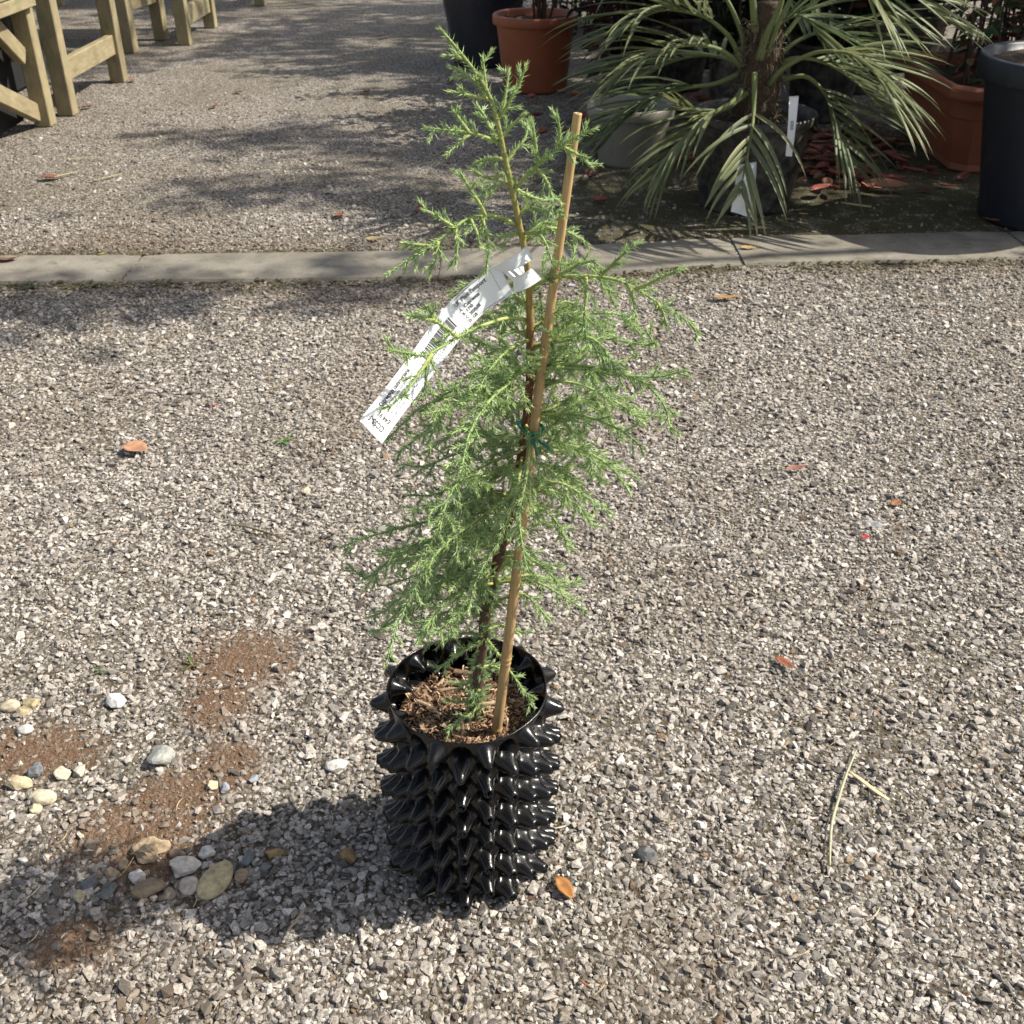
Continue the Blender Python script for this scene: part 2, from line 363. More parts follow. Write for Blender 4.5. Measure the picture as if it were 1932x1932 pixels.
for a, b_ in zip(jx[:-1], jx[1:]):
    mb = MB(); xs = np.linspace(a+.005, b_-.005, 13); v = []
    tilt = rng.uniform(-.003, .003)
    for i, x in enumerate(xs):
        yf, yb = kfront(x), kback(x); zt = .007 + tilt*(i/12-.5) + ground_z(x, (yf+yb)/2)
        e = .012 if i in (0, 12) else 0; chip = rng.uniform(0, .004)
        v += [(x, yf+.002, -.09), (x, yf+.002+chip, zt-.009-e*.4), (x, yf+.010+chip, zt-e*.4), (x, (yf+yb)/2, zt-e*.3), (x, yb-.010-chip, zt-e*.4), (x, yb-.002-chip, zt-.009-e*.4), (x, yb-.002, -.09)]
    fs = []
    for i in range(12):
        for k in range(6): fs.append((i*7+k, (i+1)*7+k, (i+1)*7+k+1, i*7+k+1))
    fs.append(tuple(range(7))[::-1]); fs.append(tuple(12*7+k for k in range(7)))
    mb.add(v, fs); o = mb.build('kerb_stone', M_CONC, kerb, smooth=False)

n = 5200; mx = npr.uniform(-2.3, 2.6, n); fr_ = npr.rand(n) < .6
off = np.abs(npr.normal(0, .028, n)); clump = np.array([noise.noise(Vector((a*3.1, 4.2, float(b)))) for a, b in zip(mx, fr_)])
k_ = (npr.rand(n) < .55+clump*.9); mx, fr_, off = mx[k_], fr_[k_], off[k_]; n = len(mx)
my = np.where(fr_, kfront(mx)+.008-off*1.2, kback(mx)-.010+off*1.2)
ms = npr.uniform(.004, .015, n); mz = np.where((my > kfront(mx)) & (my < kback(mx)), .008, .003)+ground_z(mx, my)
inst_object('kerb_moss', np.stack([mx, my, mz], -1), np.stack([npr.normal(0, .2, n), npr.normal(0, .2, n), npr.uniform(0, 6.28, n)], -1), np.stack([ms*1.4, ms, ms*.5], -1), npr.rand(n), npr.uniform(0, .4, n), [hull_stone(500+i, 12, .6) for i in range(6)],
            mat_inst('moss', [(0, (.035, .03, .014)), (.35, (.07, .062, .026)), (.7, (.10, .095, .035)), (.86, (.16, .13, .08)), (1, (.34, .31, .27))], rough=.9, nscale=500), 'moss and crumbled dirt packed along both edges of the kerb', 'moss')

# ---------------------------------------------------------------- single stones
def big_stone(px, py, wpx, hpx, col, label, seed, lump=.0, group=None, angular=True, tall=.55, rz=None):
    c = gp(px, py); z = (c.y*CP + CAMH*SP)            # camera depth of the spot
    wx = wpx/FPX*z; wy = hpx/FPX*z/.8
    r = random.Random(seed); bm = bmesh.new(); bmesh.ops.create_icosphere(bm, subdivisions=3, radius=.5)
    planes = []
    if angular:
        for i in range(13):
            nrm = Vector((r.gauss(0, 1), r.gauss(0, 1), r.gauss(0, .8))).normalized(); planes.append((nrm, r.uniform(.25, .40)))
    off = Vector((seed*3.7, seed*1.3, 0))
    for v in bm.verts:
        q = v.co.copy()
        for nrm, d in planes:
            k = q.dot(nrm)
            if k > d: q -= nrm*(k-d)*.92
        q *= 1 + (.10+lump)*noise.noise(q*3.1+off) + lump*.8*noise.noise(q*7+off)
        v.co = (q.x*wx*1.12, q.y*wy*1.12, q.z*min(wx, wy)*tall*2*.62)
    mb = MB(); bm.verts.index_update()
    fc = r.uniform(.85, 1.1); cc = [tuple(a*fc for a in col)]
    for v in bm.verts:
        k = noise.noise(v.co*90+off); mb.v.append(tuple(v.co)); k2 = noise.noise(v.co*260+off); mb.c.append(tuple(max(.02, a*(1+.3*k+.35*k2)) for a in cc[0]))
    mb.f = [tuple(v.index for v in f.verts) for f in bm.faces]; bm.free()
    o = mb.build('stone', M_STONE_V, smooth=not angular, col=True)
    h = min(wx, wy)*tall*2*.62*.5
    o.location = (c.x, c.y, float(ground_z(c.x, c.y)) + h*.4 + .001); o.rotation_euler = (0, 0, r.uniform(-.3, .3) if rz is None else rz)
    tag(o, label, 'stone', group); return o
GREY = (.36, .35, .335); PALE = (.55, .52, .48); CREAM = (.54, .45, .29); TAN = (.33, .245, .16); SLATE = (.16, .17, .18)
S = [(222, 1325, 38, 36, (.60, .59, .57), 'pale grey faceted stone lying alone on left gravel', .6),
     (305, 1430, 48, 44, (.33, .33, .30), 'pointed olive grey stone standing among small gravel', .75),
     (636, 1449, 40, 30, (.60, .59, .56), 'small white faceted stone left of the spiked pot', .6),
     (1219, 1617, 44, 36, (.15, .15, .15), 'dark grey faceted stone right of the spiked pot', .55)]
for i, (x, y, a, b_, c, lb, t) in enumerate(S): big_stone(x, y, a, b_, c, lb, 20+i, tall=t)
big_stone(407, 1665, 52, 66, (.50, .42, .24), 'large smooth cream oval pebble at end of the pebble cluster', 41, angular=False, rz=-.35, tall=.42)
big_stone(278, 1612, 76, 46, (.33, .25, .16), 'knobbly brown holed flint at back of the pebble cluster', 42, lump=.38, angular=True)
big_stone(350, 1642, 68, 36, (.57, .52, .45), 'long white flint in middle of the pebble cluster', 43, lump=.1)
big_stone(276, 1680, 74, 40, (.30, .225, .15), 'brown wedge shaped stone at front of the pebble cluster', 44, rz=.5)
big_stone(205, 1680, 36, 44, (.155, .165, .155), 'flat dark slate piece beside brown wedge stone', 45, tall=.35)
for i, (x, y, a, b_, c) in enumerate([(262, 1658, 36, 30, PALE), (358, 1675, 34, 30, (.5, .43, .36)), (235, 1632, 22, 30, TAN), (390, 1610, 34, 24, PALE), (335, 1612, 30, 18, TAN), (150, 1690, 32, 22, CREAM), (168, 1670, 26, 24, SLATE), (212, 1648, 30, 20, TAN), (300, 1600, 26, 20, (.4, .37, .32)), (430, 1640, 30, 20, SLATE), (320, 1690, 26, 26, (.3, .25, .19)), (456, 1655, 24, 22, TAN)]):
    big_stone(x, y, a, b_, c, ['chunky off-white pebble wedged behind the brown wedge stone', 'pinkish cream pebble right of the brown wedge stone', 'small tan pebble left of the long white flint', 'off-white pebble behind the cream oval pebble', 'thin tan sliver behind the long white flint', 'streaky cream pebble at outer end of the pebble cluster', 'dark slate pebble beside the streaky cream pebble', 'flat tan pebble in front of the knobbly holed flint', 'pale grey pebble touching the knobbly holed flint', 'dark slate pebble just right of the cream oval pebble', 'dull brown pebble between brown wedge and cream oval', 'small tan pebble at shadow end of the pebble cluster'][i], 60+i, group='pebbles of the cluster left of the spiked pot', angular=i % 5 != 1, lump=.08)
for i, (x, y, a, b_, c) in enumerate([(516, 1612, 36, 22, (.40, .27, .13)), (655, 1618, 38, 32, (.37, .24, .11)), (470, 1620, 28, 30, SLATE), (500, 1640, 26, 20, (.22, .22, .22))]):
    big_stone(x, y, a, b_, c, ['flat orange brown flint in the pot shadow', 'squarish orange brown stone nearest left side of the spiked pot', 'upright dark slate pebble in the pot shadow', 'small charcoal pebble in the pot shadow'][i], 80+i)
for i, (x, y, a, b_, c) in enumerate([(35, 1478, 56, 26, CREAM), (82, 1506, 46, 26, (.56, .50, .36)), (118, 1461, 34, 24, (.54, .5, .38)), (150, 1455, 30, 24, (.5, .45, .35)), (60, 1330, 42, 24, (.45, .37, .22)), (20, 1335, 34, 22, (.42, .36, .26)), (45, 1345, 26, 26, (.34, .28, .18)), (66, 1525, 28, 20, CREAM), (70, 1455, 34, 28, SLATE), (48, 1380, 28, 18, PALE)]):
    big_stone(x, y, a, b_, c, ['broad cream flint half buried in the left gravel edge', 'white holed flint in the left gravel edge', 'cream flint touching another at the left gravel edge', 'buff flint touching the cream one at left gravel edge', 'long tan flint on dark dirt at left', 'pale tan flint beside the long tan flint', 'small brown flint in front of the long tan flint', 'small cream flint below the white holed flint', 'dark slate stone among the cream flints', 'little off-white flint alone on dark dirt'][i], 100+i, lump=.12, group='flints in the dirt at left gravel edge', angular=i % 4 != 1)
for i, (x, y, a, b_, c) in enumerate([(578, 928, 24, 24, (.50, .43, .32)), (705, 897, 24, 20, (.22, .21, .20)), (480, 1474, 24, 16, (.36, .38, .42)), (403, 1484, 26, 18, CREAM), (425, 1490, 18, 20, (.33, .35, .39)), (1650, 988, 30, 14, (.42, .43, .45)), (1080, 540, 18, 10, (.5, .5, .5))]):
    big_stone(x, y, a, b_, c, ['tan flat stone alone on the gravel below the white tag', 'small dark stone close to left edge of the foliage', 'bluish flat pebble near the reddish soil', 'cream pebble on the reddish soil', 'small blue grey pebble on the reddish soil', 'flat bluish chip on right gravel', 'pale pebble against front of the kerb'][i], 130+i)

# ---------------------------------------------------------------- spiked air-pruning pot
def mat_blackplastic(name, c=(.012, .012, .013), rough=.3, dust=(.10, .092, .08), thr=.62, striate=True):
    m, n, l, b = newmat(name); co = objco(n)
    f = noise_t(n, l, 24, 6, co, .7)
    col = mix(n, l, ramp(n, l, f, [(thr, (0, 0, 0)), (thr+.22, (.55, .55, .55))]), c, dust)
    l.new(col, b.inputs['Base Color'])
    l.new(ramp(n, l, f, [(.3, (rough,)*3), (.85, (rough+.22,)*3)]), b.inputs['Roughness']); b.inputs['Specular IOR Level'].default_value = .5
    if striate:
        mp = n.new('ShaderNodeMapping'); mp.inputs['Scale'].default_value = (1, 1, .12); l.new(co, mp.inputs[0])
        h = noise_t(n, l, 700, 3, mp.outputs[0]); bump(n, l, h, .22, .0007, b)
    return m
M_AIR = mat_blackplastic('black_moulded_plastic', c=(.0035, .0035, .004), rough=.16, dust=(.045, .04, .034), thr=.64)
HP = .277; NC = 22; PER = .0445
pot = thing('spiked_plant_pot', (POT[0], POT[1], .004), 'black plastic spiked air-pruning pot holding the small conifer', 'plant pot')
def airpot_r(th, z, inner=0.0):
    Rb = .0885 + .006*z/HP
    r = np.full_like(th, Rb); ztop = .2585
    for i in range(NC):
        ti = 2*math.pi*(i+.35)/NC
        du = (np.mod(th-ti+math.pi, 2*math.pi)-math.pi)*Rb
        m = np.abs(du) < .0175
        for j in range(-1, 8):
            for sgn in (1, -1):
                zc = ztop - j*PER - (PER/2 if (i % 2 == 0) == (sgn > 0) else 0) 
                if zc < .006 or zc > .27: continue
                jit = .0012*math.sin(i*3.1+j*1.7)
                ax = .0138 if sgn > 0 else .0130
                rho = np.sqrt((du[m]/ax)**2 + ((z[m]-zc-jit)/(.0168 if sgn > 0 else .0150))**2)
                g = np.where(rho < 1, (1-np.clip(rho, 0, 1))**(1.85 if sgn > 0 else 1.5) if zc < .225 or sgn < 0 else (1-np.clip(rho, 0, 1))**1.5, 0)
                top_row = zc > .225
                cap = (.60 if top_row else .58) if top_row or sgn < 0 else .46
                gg = np.minimum(g, cap + (g-cap)*(.28 if top_row or sgn < 0 else .12))
                amp = (.0315 if top_row else .0445) if sgn > 0 else .027
                d = amp*gg
                if sgn > 0 and not top_row: d = np.where(rho < .275, d-.016*np.clip((.275-rho)/.07, 0, 1), d)
                r[m] += sgn*d
    return r - inner
nth = NC*24; zs = np.concatenate([np.arange(.0, .2, .00135), np.arange(.2, HP-.0001, .00145), [HP]])
TH, ZZ = np.meshgrid(np.arange(nth)*2*math.pi/nth, zs)
RR = airpot_r(TH.ravel(), ZZ.ravel()).reshape(TH.shape)
RR += .0006*np.sin(TH*7+ZZ*60)
def grid_faces(ny_, nx_, base=0, flip=False):
    out = []
    for j in range(ny_-1):
        for i in range(nx_):
            i2 = (i+1) % nx_; q = (base+j*nx_+i, base+j*nx_+i2, base+(j+1)*nx_+i2, base+(j+1)*nx_+i); out.append(q[::-1] if flip else q)
    return out
mb = MB()
ZW = ZZ + .002*np.sin(TH*2+1)*np.clip((ZZ-.2)/.07, 0, 1)
mb.v = np.stack([RR*np.cos(TH), RR*np.sin(TH), ZW], -1).reshape(-1, 3).tolist(); mb.f = grid_faces(len(zs), nth)
k0 = np.searchsorted(zs, .185); zi = zs[k0:]; RI = RR[k0:]-.0017
b0 = len(mb.v); mb.v += np.stack([RI*np.cos(TH[k0:]), RI*np.sin(TH[k0:]), ZW[k0:]], -1).reshape(-1, 3).tolist()
mb.f += grid_faces(len(zi), nth, b0, True)
top = (len(zs)-1)*nth; topi = b0+(len(zi)-1)*nth
mb.f += [(top+i, top+(i+1) % nth, topi+(i+1) % nth, topi+i) for i in range(nth)]
mb.c = [(1, 1, 1)]*len(mb.v)
mb.build('wall', M_AIR, pot)
mb = MB(); lathe(mb, [(.004, .012), (.05, .012), (.084, .012), (.084, .008), (.05, .008), (.004, .008)], 40); mb.build('base', M_AIR, pot)

# compost with bark
SOIL = .236
def soil_h(x, y): return .006*noise.noise(Vector((x*28, y*28, 0))) + .004*noise.noise(Vector((x*70, y*70, 4))) + .010*max(0, noise.noise(Vector((x*14+3, y*14, 7))))
mb = MB(); rings = 26; seg = 72
for i in range(rings+1):
    for k in range(seg):
        r = .0835*i/rings; t = 2*math.pi*k/seg; x, y = r*math.cos(t), r*math.sin(t); mb.v.append((x, y, soil_h(x, y)-.004*(i/rings)**4)); mb.c.append((1, 1, 1))
mb.f = grid_faces(rings+1, seg)
M_SOIL = mat_simple('compost', (.022, .012, .007), (.085, .045, .026), 220, .9, .8, .004)
comp = mb.build('compost', M_SOIL); comp.location = (POT[0], POT[1], SOIL+.004); tag(comp, 'dark brown bark compost filling the spiked pot', 'compost', kind='stuff')
def chip_mesh(seed):
    r = random.Random(seed); bm = bmesh.new(); n = 10
    for i in range(n): bm.verts.new((r.uniform(-.5, .5), r.uniform(-.13, .13), r.uniform(-.07, .07)))
    bmesh.ops.convex_hull(bm, input=bm.verts[:])
    for v in [v for v in bm.verts if not v.link_faces]: bm.verts.remove(v)
    me = bpy.data.meshes.new('chip'); bm.to_mesh(me); bm.free(); return me
def soil_chips(parent, radius, n, lo, hi, hfun, name='bark_chips', label='pale and brown bark chips lying on the compost', pale=.52):
    rr = radius*np.sqrt(npr.rand(n)); tt = npr.uniform(0, 6.283, n); x = rr*np.cos(tt); y = rr*np.sin(tt)
    z = np.array([hfun(a, b) for a, b in zip(x, y)]) + .0015
    ln = npr.uniform(lo, hi, n)*np.where(npr.rand(n) < .12, 1.8, 1)
    th = npr.uniform(.7, 1.5, n)*.9
    return inst_object(name, np.stack([x, y, z], -1), np.stack([npr.normal(0, .5, n), npr.normal(0, .35, n), npr.uniform(0, 6.28, n)], -1), np.stack([ln, ln*th, ln*th], -1),
                       np.clip(npr.beta(1.1, 1.1/pale-1.1, n), 0, 1), np.zeros(n), [chip_mesh(i) for i in range(10)], M_BCHIP, label, parent=parent)
M_BCHIP = mat_inst('bark_chip', [(0, (.030, .014, .008)), (.35, (.12, .058, .032)), (.65, (.30, .185, .105)), (1, (.60, .46, .30))], bs=.4, nscale=420)
soil_chips(comp, .080, 2600, .005, .015, soil_h)
mb = MB()
for (px, py, ang, L, wd, c) in ((880, 1272, -.25, .034, .008, (.20, .13, .08)), (868, 1362, .9, .022, .007, (.40, .31, .19)), (918, 1331, .1, .026, .005, (.44, .33, .21)), (800, 1335, -.5, .02, .005, (.42, .31, .2))):
    p = gp(px, py, SOIL+.006); p -= Vector(comp.location)
    box(mb, (p.x, p.y, soil_h(p.x, p.y)+.0035), (L, wd, .004), rz=ang, bev=.0012); 
    for i in range(len(mb.v)-len(mb.c)): mb.c.append(c)
    mb.c[-24:] = [c]*24
mb.c = (mb.c+[(.3, .2, .1)]*len(mb.v))[:len(mb.v)]
mb.build('bark_pieces', M_BARK, comp, smooth=False, col=True)['kind'] = 'stuff'

# ---------------------------------------------------------------- small conifer
TRY = .967
TRUNK_PX = [(889, 1368), (900, 1300), (908, 1230), (916, 1160), (930, 1090), (950, 1020), (966, 950), (982, 870), (992, 800), (999, 720), (1000, 640), (999, 560), (993, 490), (980, 425), (966, 355), (952, 295), (941, 240), (926, 188), (905, 148), (878, 112), (852, 80), (830, 55)]
tp = [atY(x, y, TRY - .012*i/21) for i, (x, y) in enumerate(TRUNK_PX)]
tp[0].z -= .02
trunk_path = catmull(tp, .006)
tree_base = (float(trunk_path[0][0]), float(trunk_path[0][1]), SOIL)
tree = thing('conifer_sapling', tree_base, 'young blue-green conifer sapling growing in the spiked pot', 'tree')
def lerp3(a, b, t): return tuple(a[i]*(1-t)+b[i]*t for i in range(3))
def cols_ramp(stops, t):
    for (p0, c0), (p1, c1) in zip(stops[:-1], stops[1:]):
        if t <= p1: return lerp3(c0, c1, (t-p0)/(p1-p0))
    return stops[-1][1]
mb = MB(); N_ = len(trunk_path)
tcol = [(0, (.13, .085, .06)), (.35, (.11, .06, .04)), (.5, (.16, .055, .035)), (.62, (.20, .075, .04)), (.68, (.36, .24, .08)), (.8, (.36, .32, .10)), (1, (.22, .32, .12))]
tube(mb, trunk_path, [(.0058*(1-i/N_)**.8+.0011)*(1+.12*math.sin(i*.9)*(1 if i < N_*.35 else .2)) for i in range(N_)], 9, cols=[cols_ramp(tcol, i/N_) for i in range(N_)])
trunk = shift(mb, tree_base).build('trunk', M_BARK, tree, col=True)
rg = random.Random(3)
NB = [(.21, .325, .16), (.285, .415, .225), (.37, .50, .325)]        # old, mid and bluish needle greens
nrg = np.random.RandomState(21)
NBA = np.array(NB); TIPC = np.array((.53, .65, .26))
def nrm3(a): return a/(np.linalg.norm(a, axis=1, keepdims=True)+1e-12)
def needles(mb, path, L=.0062, t0=0., t1=1., dens=.0024, tipb=True, br=1.0):
    path = np.asarray(path); n = len(path)
    if n < 3: return
    sg = np.diff(path, axis=0); sl_ = np.linalg.norm(sg, axis=1); cum = np.concatenate([[0], np.cumsum(sl_)]); tot = cum[-1]
    s_ = np.arange(.001, tot, dens); s_ = np.concatenate([s_, np.arange(max(.001, tot-.008), tot, dens*.9)+dens*.4]); s_ = s_+nrg.uniform(-.15, .15, len(s_))*dens
    s_ = np.clip(s_, 0, tot-1e-6); m = len(s_)
    i = np.clip(np.searchsorted(cum, s_), 1, n-1); f = ((s_-cum[i-1])/np.maximum(sl_[i-1], 1e-9))[:, None]
    p = path[i-1]*(1-f)+path[i]*f; t = nrm3(sg[i-1])
    a = nrm3(np.cross(t, [.3, .2, .93])); b = np.cross(t, a)
    tip_ = (tot-s_) < .008; young = t0+(t1-t0)*s_/tot; ph = nrg.uniform(0, 6.28)
    V = []; Cc = []
    for k in range(3):
        ro = ph+np.arange(m)*1.05+k*2.0944+nrg.normal(0, .3, m); perp = a*np.cos(ro)[:, None]+b*np.sin(ro)[:, None]
        an = np.where(tip_, R(30), R(52))+nrg.normal(0, .16, m); d = t*np.cos(an)[:, None]+perp*np.sin(an)[:, None]
        ln = (L*1.12*nrg.uniform(.7, 1.25, m)*np.where(tip_, .78, 1))[:, None]
        side = nrm3(np.cross(d, perp+nrg.normal(0, .3, (m, 3)))); nn = np.cross(d, side); wd = (.00096*nrg.uniform(.8, 1.2, m))[:, None]
        w_ = np.clip(young*.75+nrg.normal(0, .16, m), 0, 1)[:, None]
        c = (NBA[nrg.randint(0, 3, m)]*(1-w_)+TIPC*w_)*br*nrg.uniform(.85, 1.15, (m, 1)); m_ = p+d*ln*.42
        V.append(np.stack([p-side*wd*.3, p+side*wd*.3, m_+side*wd*.5+nn*wd*.25, p+d*ln+t*ln*.12, m_-side*wd*.5+nn*wd*.25, m_-nn*wd*.2], 1)); Cc.append(np.repeat(c[:, None, :], 6, 1))
    V = np.concatenate(V).reshape(-1, 3); Cc = np.concatenate(Cc).reshape(-1, 3); b0 = len(mb.v); k = len(V)//6
    mb.v.extend(V.tolist()); mb.c.extend(Cc.tolist())
    for q in range(b0, b0+6*k, 6): mb.f += [(q, q+1, q+2, q+5), (q, q+5, q+4), (q+5, q+2, q+3), (q+5, q+3, q+4)]
def grow(p0, d0, L, droop, step=.004, wig=.12):
    p = np.array(p0, float); d = unit(np.array(d0, float)); out = [p.copy()]; n = max(3, int(L/step))
    wv = np.array([rg.gauss(0, 1), rg.gauss(0, 1), rg.gauss(0, 1)])
    for i in range(n):
        d = unit(d + np.array([0, 0, -droop])*step/.05 + wv*wig*step/.02*.3 + np.array([rg.gauss(0, 1), rg.gauss(0, 1), rg.gauss(0, 1)])*.02)
        p = p+d*step; out.append(p.copy())
    return np.array(out)
YG = (.40, .44, .14); GS = (.22, .34, .13)
def branch(pts, r0=.0016, twl=.045, space=.0088, start=.1, dens3=.0078, tw3=.019, bare=.12, br=1.0, yellow=True):
    path = catmull(pts, .004); n = len(path); stem = MB(); fol = MB()
    L = np.sum(np.linalg.norm(np.diff(path, axis=0), axis=1))
    sc = [lerp3(YG if yellow else (.16, .12, .06), GS, min(1, i/n*1.2)) for i in range(n)]
    tube(stem, path, [r0*(1-.65*i/n)+.0003 for i in range(n)], 6, cols=sc)
    nb = int(n*bare)
    needles(fol, path[nb:], .0058, .35, 1.0, .0026, br=br)
    s = L*start; sd = rg.choice((0, math.pi))
    while s < L*.97:
        i = min(n-2, max(1, int(s/L*n))); t = unit(path[i+1]-path[i-1]); u = s/L
        a = unit(np.cross(t, [0, 0, 1.]) if abs(t[2]) < .95 else np.cross(t, [1., 0, 0])); b = np.cross(t, a)
        ro = sd + rg.gauss(0, .75); perp = a*math.cos(ro)+b*math.sin(ro); an = R(rg.uniform(38, 62))
        l2 = twl*(1.05-.8*u)*rg.uniform(.45, 1.25)*(min(1, .45+u*2.2))
        l2 = max(l2, .009)
        tw = grow(path[i], t*math.cos(an)+perp*math.sin(an), l2, rg.uniform(.1, .55))
        cc = lerp3(YG, GS, .7)
        tube(stem, tw, [.0007*(1-.5*k/len(tw))+.0002 for k in range(len(tw))], 4, col=cc, cap=False)
        needles(fol, tw, .0061, .15, 1.0, .0023, br=br)
        if l2 > .02:
            s3 = .006
            while s3 < l2*.85:
                j = min(len(tw)-2, max(1, int(s3/l2*len(tw)))); t3 = unit(tw[j+1]-tw[j-1])
                pr = unit(np.cross(t3, [rg.gauss(0, 1), rg.gauss(0, 1), rg.gauss(0, 1)])); a3 = R(rg.uniform(40, 60))
                l3 = tw3*(1-.6*s3/l2)*rg.uniform(.5, 1.25)
                q = grow(tw[j], t3*math.cos(a3)+pr*math.sin(a3), l3, .3, .0035)
                tube(stem, q, .0004, 3, col=GS, cap=False)
                needles(fol, q, .0056, .3, 1.0, .0023, br=br)
                s3 += dens3*rg.uniform(.7, 1.4)
        sd += math.pi; s += space*rg.uniform(.7, 1.35)
    so_ = shift(stem, tree_base).build('branch', M_BARK, tree, col=True)
    fo = shift(fol, tree_base).build('foliage', M_NEEDLE, so_, smooth=False, col=True); fo['kind'] = 'stuff'
    return so_
def tr(pts, Y0=None, Y1=None, mid=None):
    n = len(pts); Y0 = TRY-.006 if Y0 is None else Y0; Y1 = Y0 if Y1 is None else Y1
    return [atY(x, y, Y0+(Y1-Y0)*(i/(n-1))) for i, (x, y) in enumerate(pts)]
def B(pts, Y0=None, Y1=None, **kw): return branch(tr(pts, Y0, Y1), **kw)
T0 = dict(twl=.013, space=.0125, bare=.03, start=.2)
# leader foliage
lead = MB(); needles(lead, trunk_path[int(N_*.80):], .0062, .5, 1.0, .0030)
i0 = int(N_*.80)
fo = shift(lead, tree_base).build('foliage', M_NEEDLE, trunk, smooth=False, col=True); fo['kind'] = 'stuff'
# upper branches, traced
B([(874, 111), (857, 106), (838, 105)], **T0)
B([(916, 172), (900, 158), (881, 143), (866, 133), (850, 126)], None, .955, **T0)
B([(920, 187), (905, 183), (887, 180), (868, 176), (849, 173)], None, .945, **T0)
B([(917, 166), (914, 140), (910, 107)], None, .965, **T0)
B([(940, 228), (950, 198), (956, 165), (960, 133)], None, .975, **T0)
B([(945, 222), (962, 190), (978, 162), (992, 124)], None, .96, **T0)
B([(940, 262), (924, 240), (912, 215), (900, 200)], None, .985, **T0)
B([(943, 270), (919, 260), (884, 250), (846, 246), (802, 242)], None, .935, twl=.012, space=.013, bare=.02)
B([(886, 251), (872, 232), (862, 218), (855, 208)], .948, .945, **T0)
B([(884, 253), (868, 268), (843, 290)], .948, .94, **T0)
B([(948, 258), (966, 236), (981, 226)], None, .97, **T0)
B([(952, 312), (970, 285), (990, 262), (996, 238)], None, .98, **T0)
B([(947, 330), (925, 336), (907, 330), (895, 322)], None, .95, **T0)
B([(945, 300), (920, 300), (896, 308)], None, .99, **T0)
B([(966, 363), (992, 334), (1013, 313), (1054, 281), (1083, 261), (1124, 243)], None, .93, twl=.018, space=.011, bare=.1)
B([(1050, 283), (1056, 250), (1051, 217)], .948, .94, **T0)
B([(1015, 312), (1010, 270), (1004, 228)], .955, .95, **T0)
B([(1062, 278), (1090, 292), (1115, 313)], .945, .935, **T0)
B([(1010, 316), (1030, 340), (1042, 375), (1040, 400)], .955, .93, twl=.016, space=.01)
B([(966, 352), (1000, 370), (1030, 378), (1055, 372)], None, .985, twl=.02, space=.01)
B([(962, 345), (935, 350), (915, 362), (905, 350)], None, .99, twl=.018)
B([(975, 405), (1005, 392), (1030, 400), (1058, 396)], None, .95, twl=.02, space=.009)
B([(974, 424), (943, 410), (916, 407), (878, 415), (844, 441), (803, 468), (738, 513)], None, .885, twl=.016, space=.012, bare=.05)
B([(915, 406), (905, 385), (892, 365), (880, 345), (868, 325)], .93, .915, **T0)
B([(858, 430), (835, 415), (815, 402), (800, 397)], .912, .90, **T0)
B([(818, 466), (790, 462), (762, 458)], .898, .89, **T0)
B([(909, 410), (918, 440), (921, 475), (917, 513)], .93, .91, **T0)
B([(888, 414), (900, 440), (906, 465)], .925, .91, **T0)
B([(858, 432), (862, 465), (858, 503)], .91, .90, **T0)
B([(826, 455), (822, 485), (810, 520)], .90, .89, **T0)
B([(988, 440), (1015, 441), (1032, 465), (1043, 499)], None, .93, twl=.014)
B([(978, 440), (950, 446), (930, 444)], None, .95, twl=.016)
B([(985, 450), (1030, 430), (1070, 437), (1097, 451)], None, 1.0, twl=.02)
B([(985, 458), (1010, 430), (1030, 418), (1052, 425)], None, .985, twl=.022)
B([(1002, 540), (1049, 523), (1111, 521), (1162, 528), (1203, 547), (1241, 571), (1282, 595), (1318, 626)], None, .915, twl=.018, space=.011, bare=.15)
B([(1132, 521), (1150, 505), (1168, 487), (1196, 461)], .937, .92, twl=.02)
B([(1200, 545), (1225, 535), (1250, 522), (1282, 509)], .927, .91, **T0)
B([(1049, 523), (1084, 503), (1125, 489)], .948, .94, twl=.018)
B([(1105, 522), (1106, 560), (1103, 595), (1105, 640)], .94, .92, twl=.02)
B([(1241, 572), (1252, 595), (1261, 624)], .922, .915, **T0)
B([(1186, 538), (1196, 568), (1200, 600)], .93, .92, **T0)
# branch that crosses in front of the tag
B([(998, 604), (960, 600), (928, 608), (896, 620), (865, 635), (833, 654), (800, 670), (770, 666), (735, 660)], TRY, .775, twl=.011, space=.019, bare=.3)
B([(862, 636), (840, 618), (821, 605), (812, 590), (808, 576)], .861, .835, **T0)
B([(823, 606), (795, 600), (767, 593)], .845, .83, **T0)
B([(815, 668), (794, 700), (769, 735), (735, 768)], .82, .77, twl=.010, space=.017)
B([(808, 676), (804, 710), (801, 748)], .815, .80, **T0)
# right mass
B([(1000, 700), (1035, 694), (1113, 697), (1160, 707), (1238, 711), (1293, 699)], None, .91, twl=.04)
B([(1000, 652), (1080, 640), (1150, 640), (1200, 648), (1232, 650), (1218, 622)], None, .94, twl=.038)
B([(1000, 660), (1090, 600), (1140, 590), (1180, 600), (1215, 640)], None, 1.02, twl=.035)
B([(1000, 690), (1100, 690), (1200, 715), (1250, 760), (1268, 820)], None, .90, twl=.035)
B([(999, 800), (1060, 780), (1121, 790), (1170, 812), (1212, 842)], None, .90, twl=.04)
B([(998, 790), (1070, 760), (1130, 760), (1200, 780), (1262, 785)], None, 1.03, twl=.035)
B([(994, 850), (1070, 840), (1130, 865), (1165, 895), (1188, 930)], None, .93, twl=.035)
B([(994, 860), (1060, 850), (1130, 870), (1197, 897)], None, 1.02, twl=.035)
B([(980, 920), (1050, 910), (1110, 940), (1157, 970)], None, .96, twl=.03)
B([(975, 930), (1040, 925), (1090, 955), (1122, 993)], None, 1.02, twl=.03)
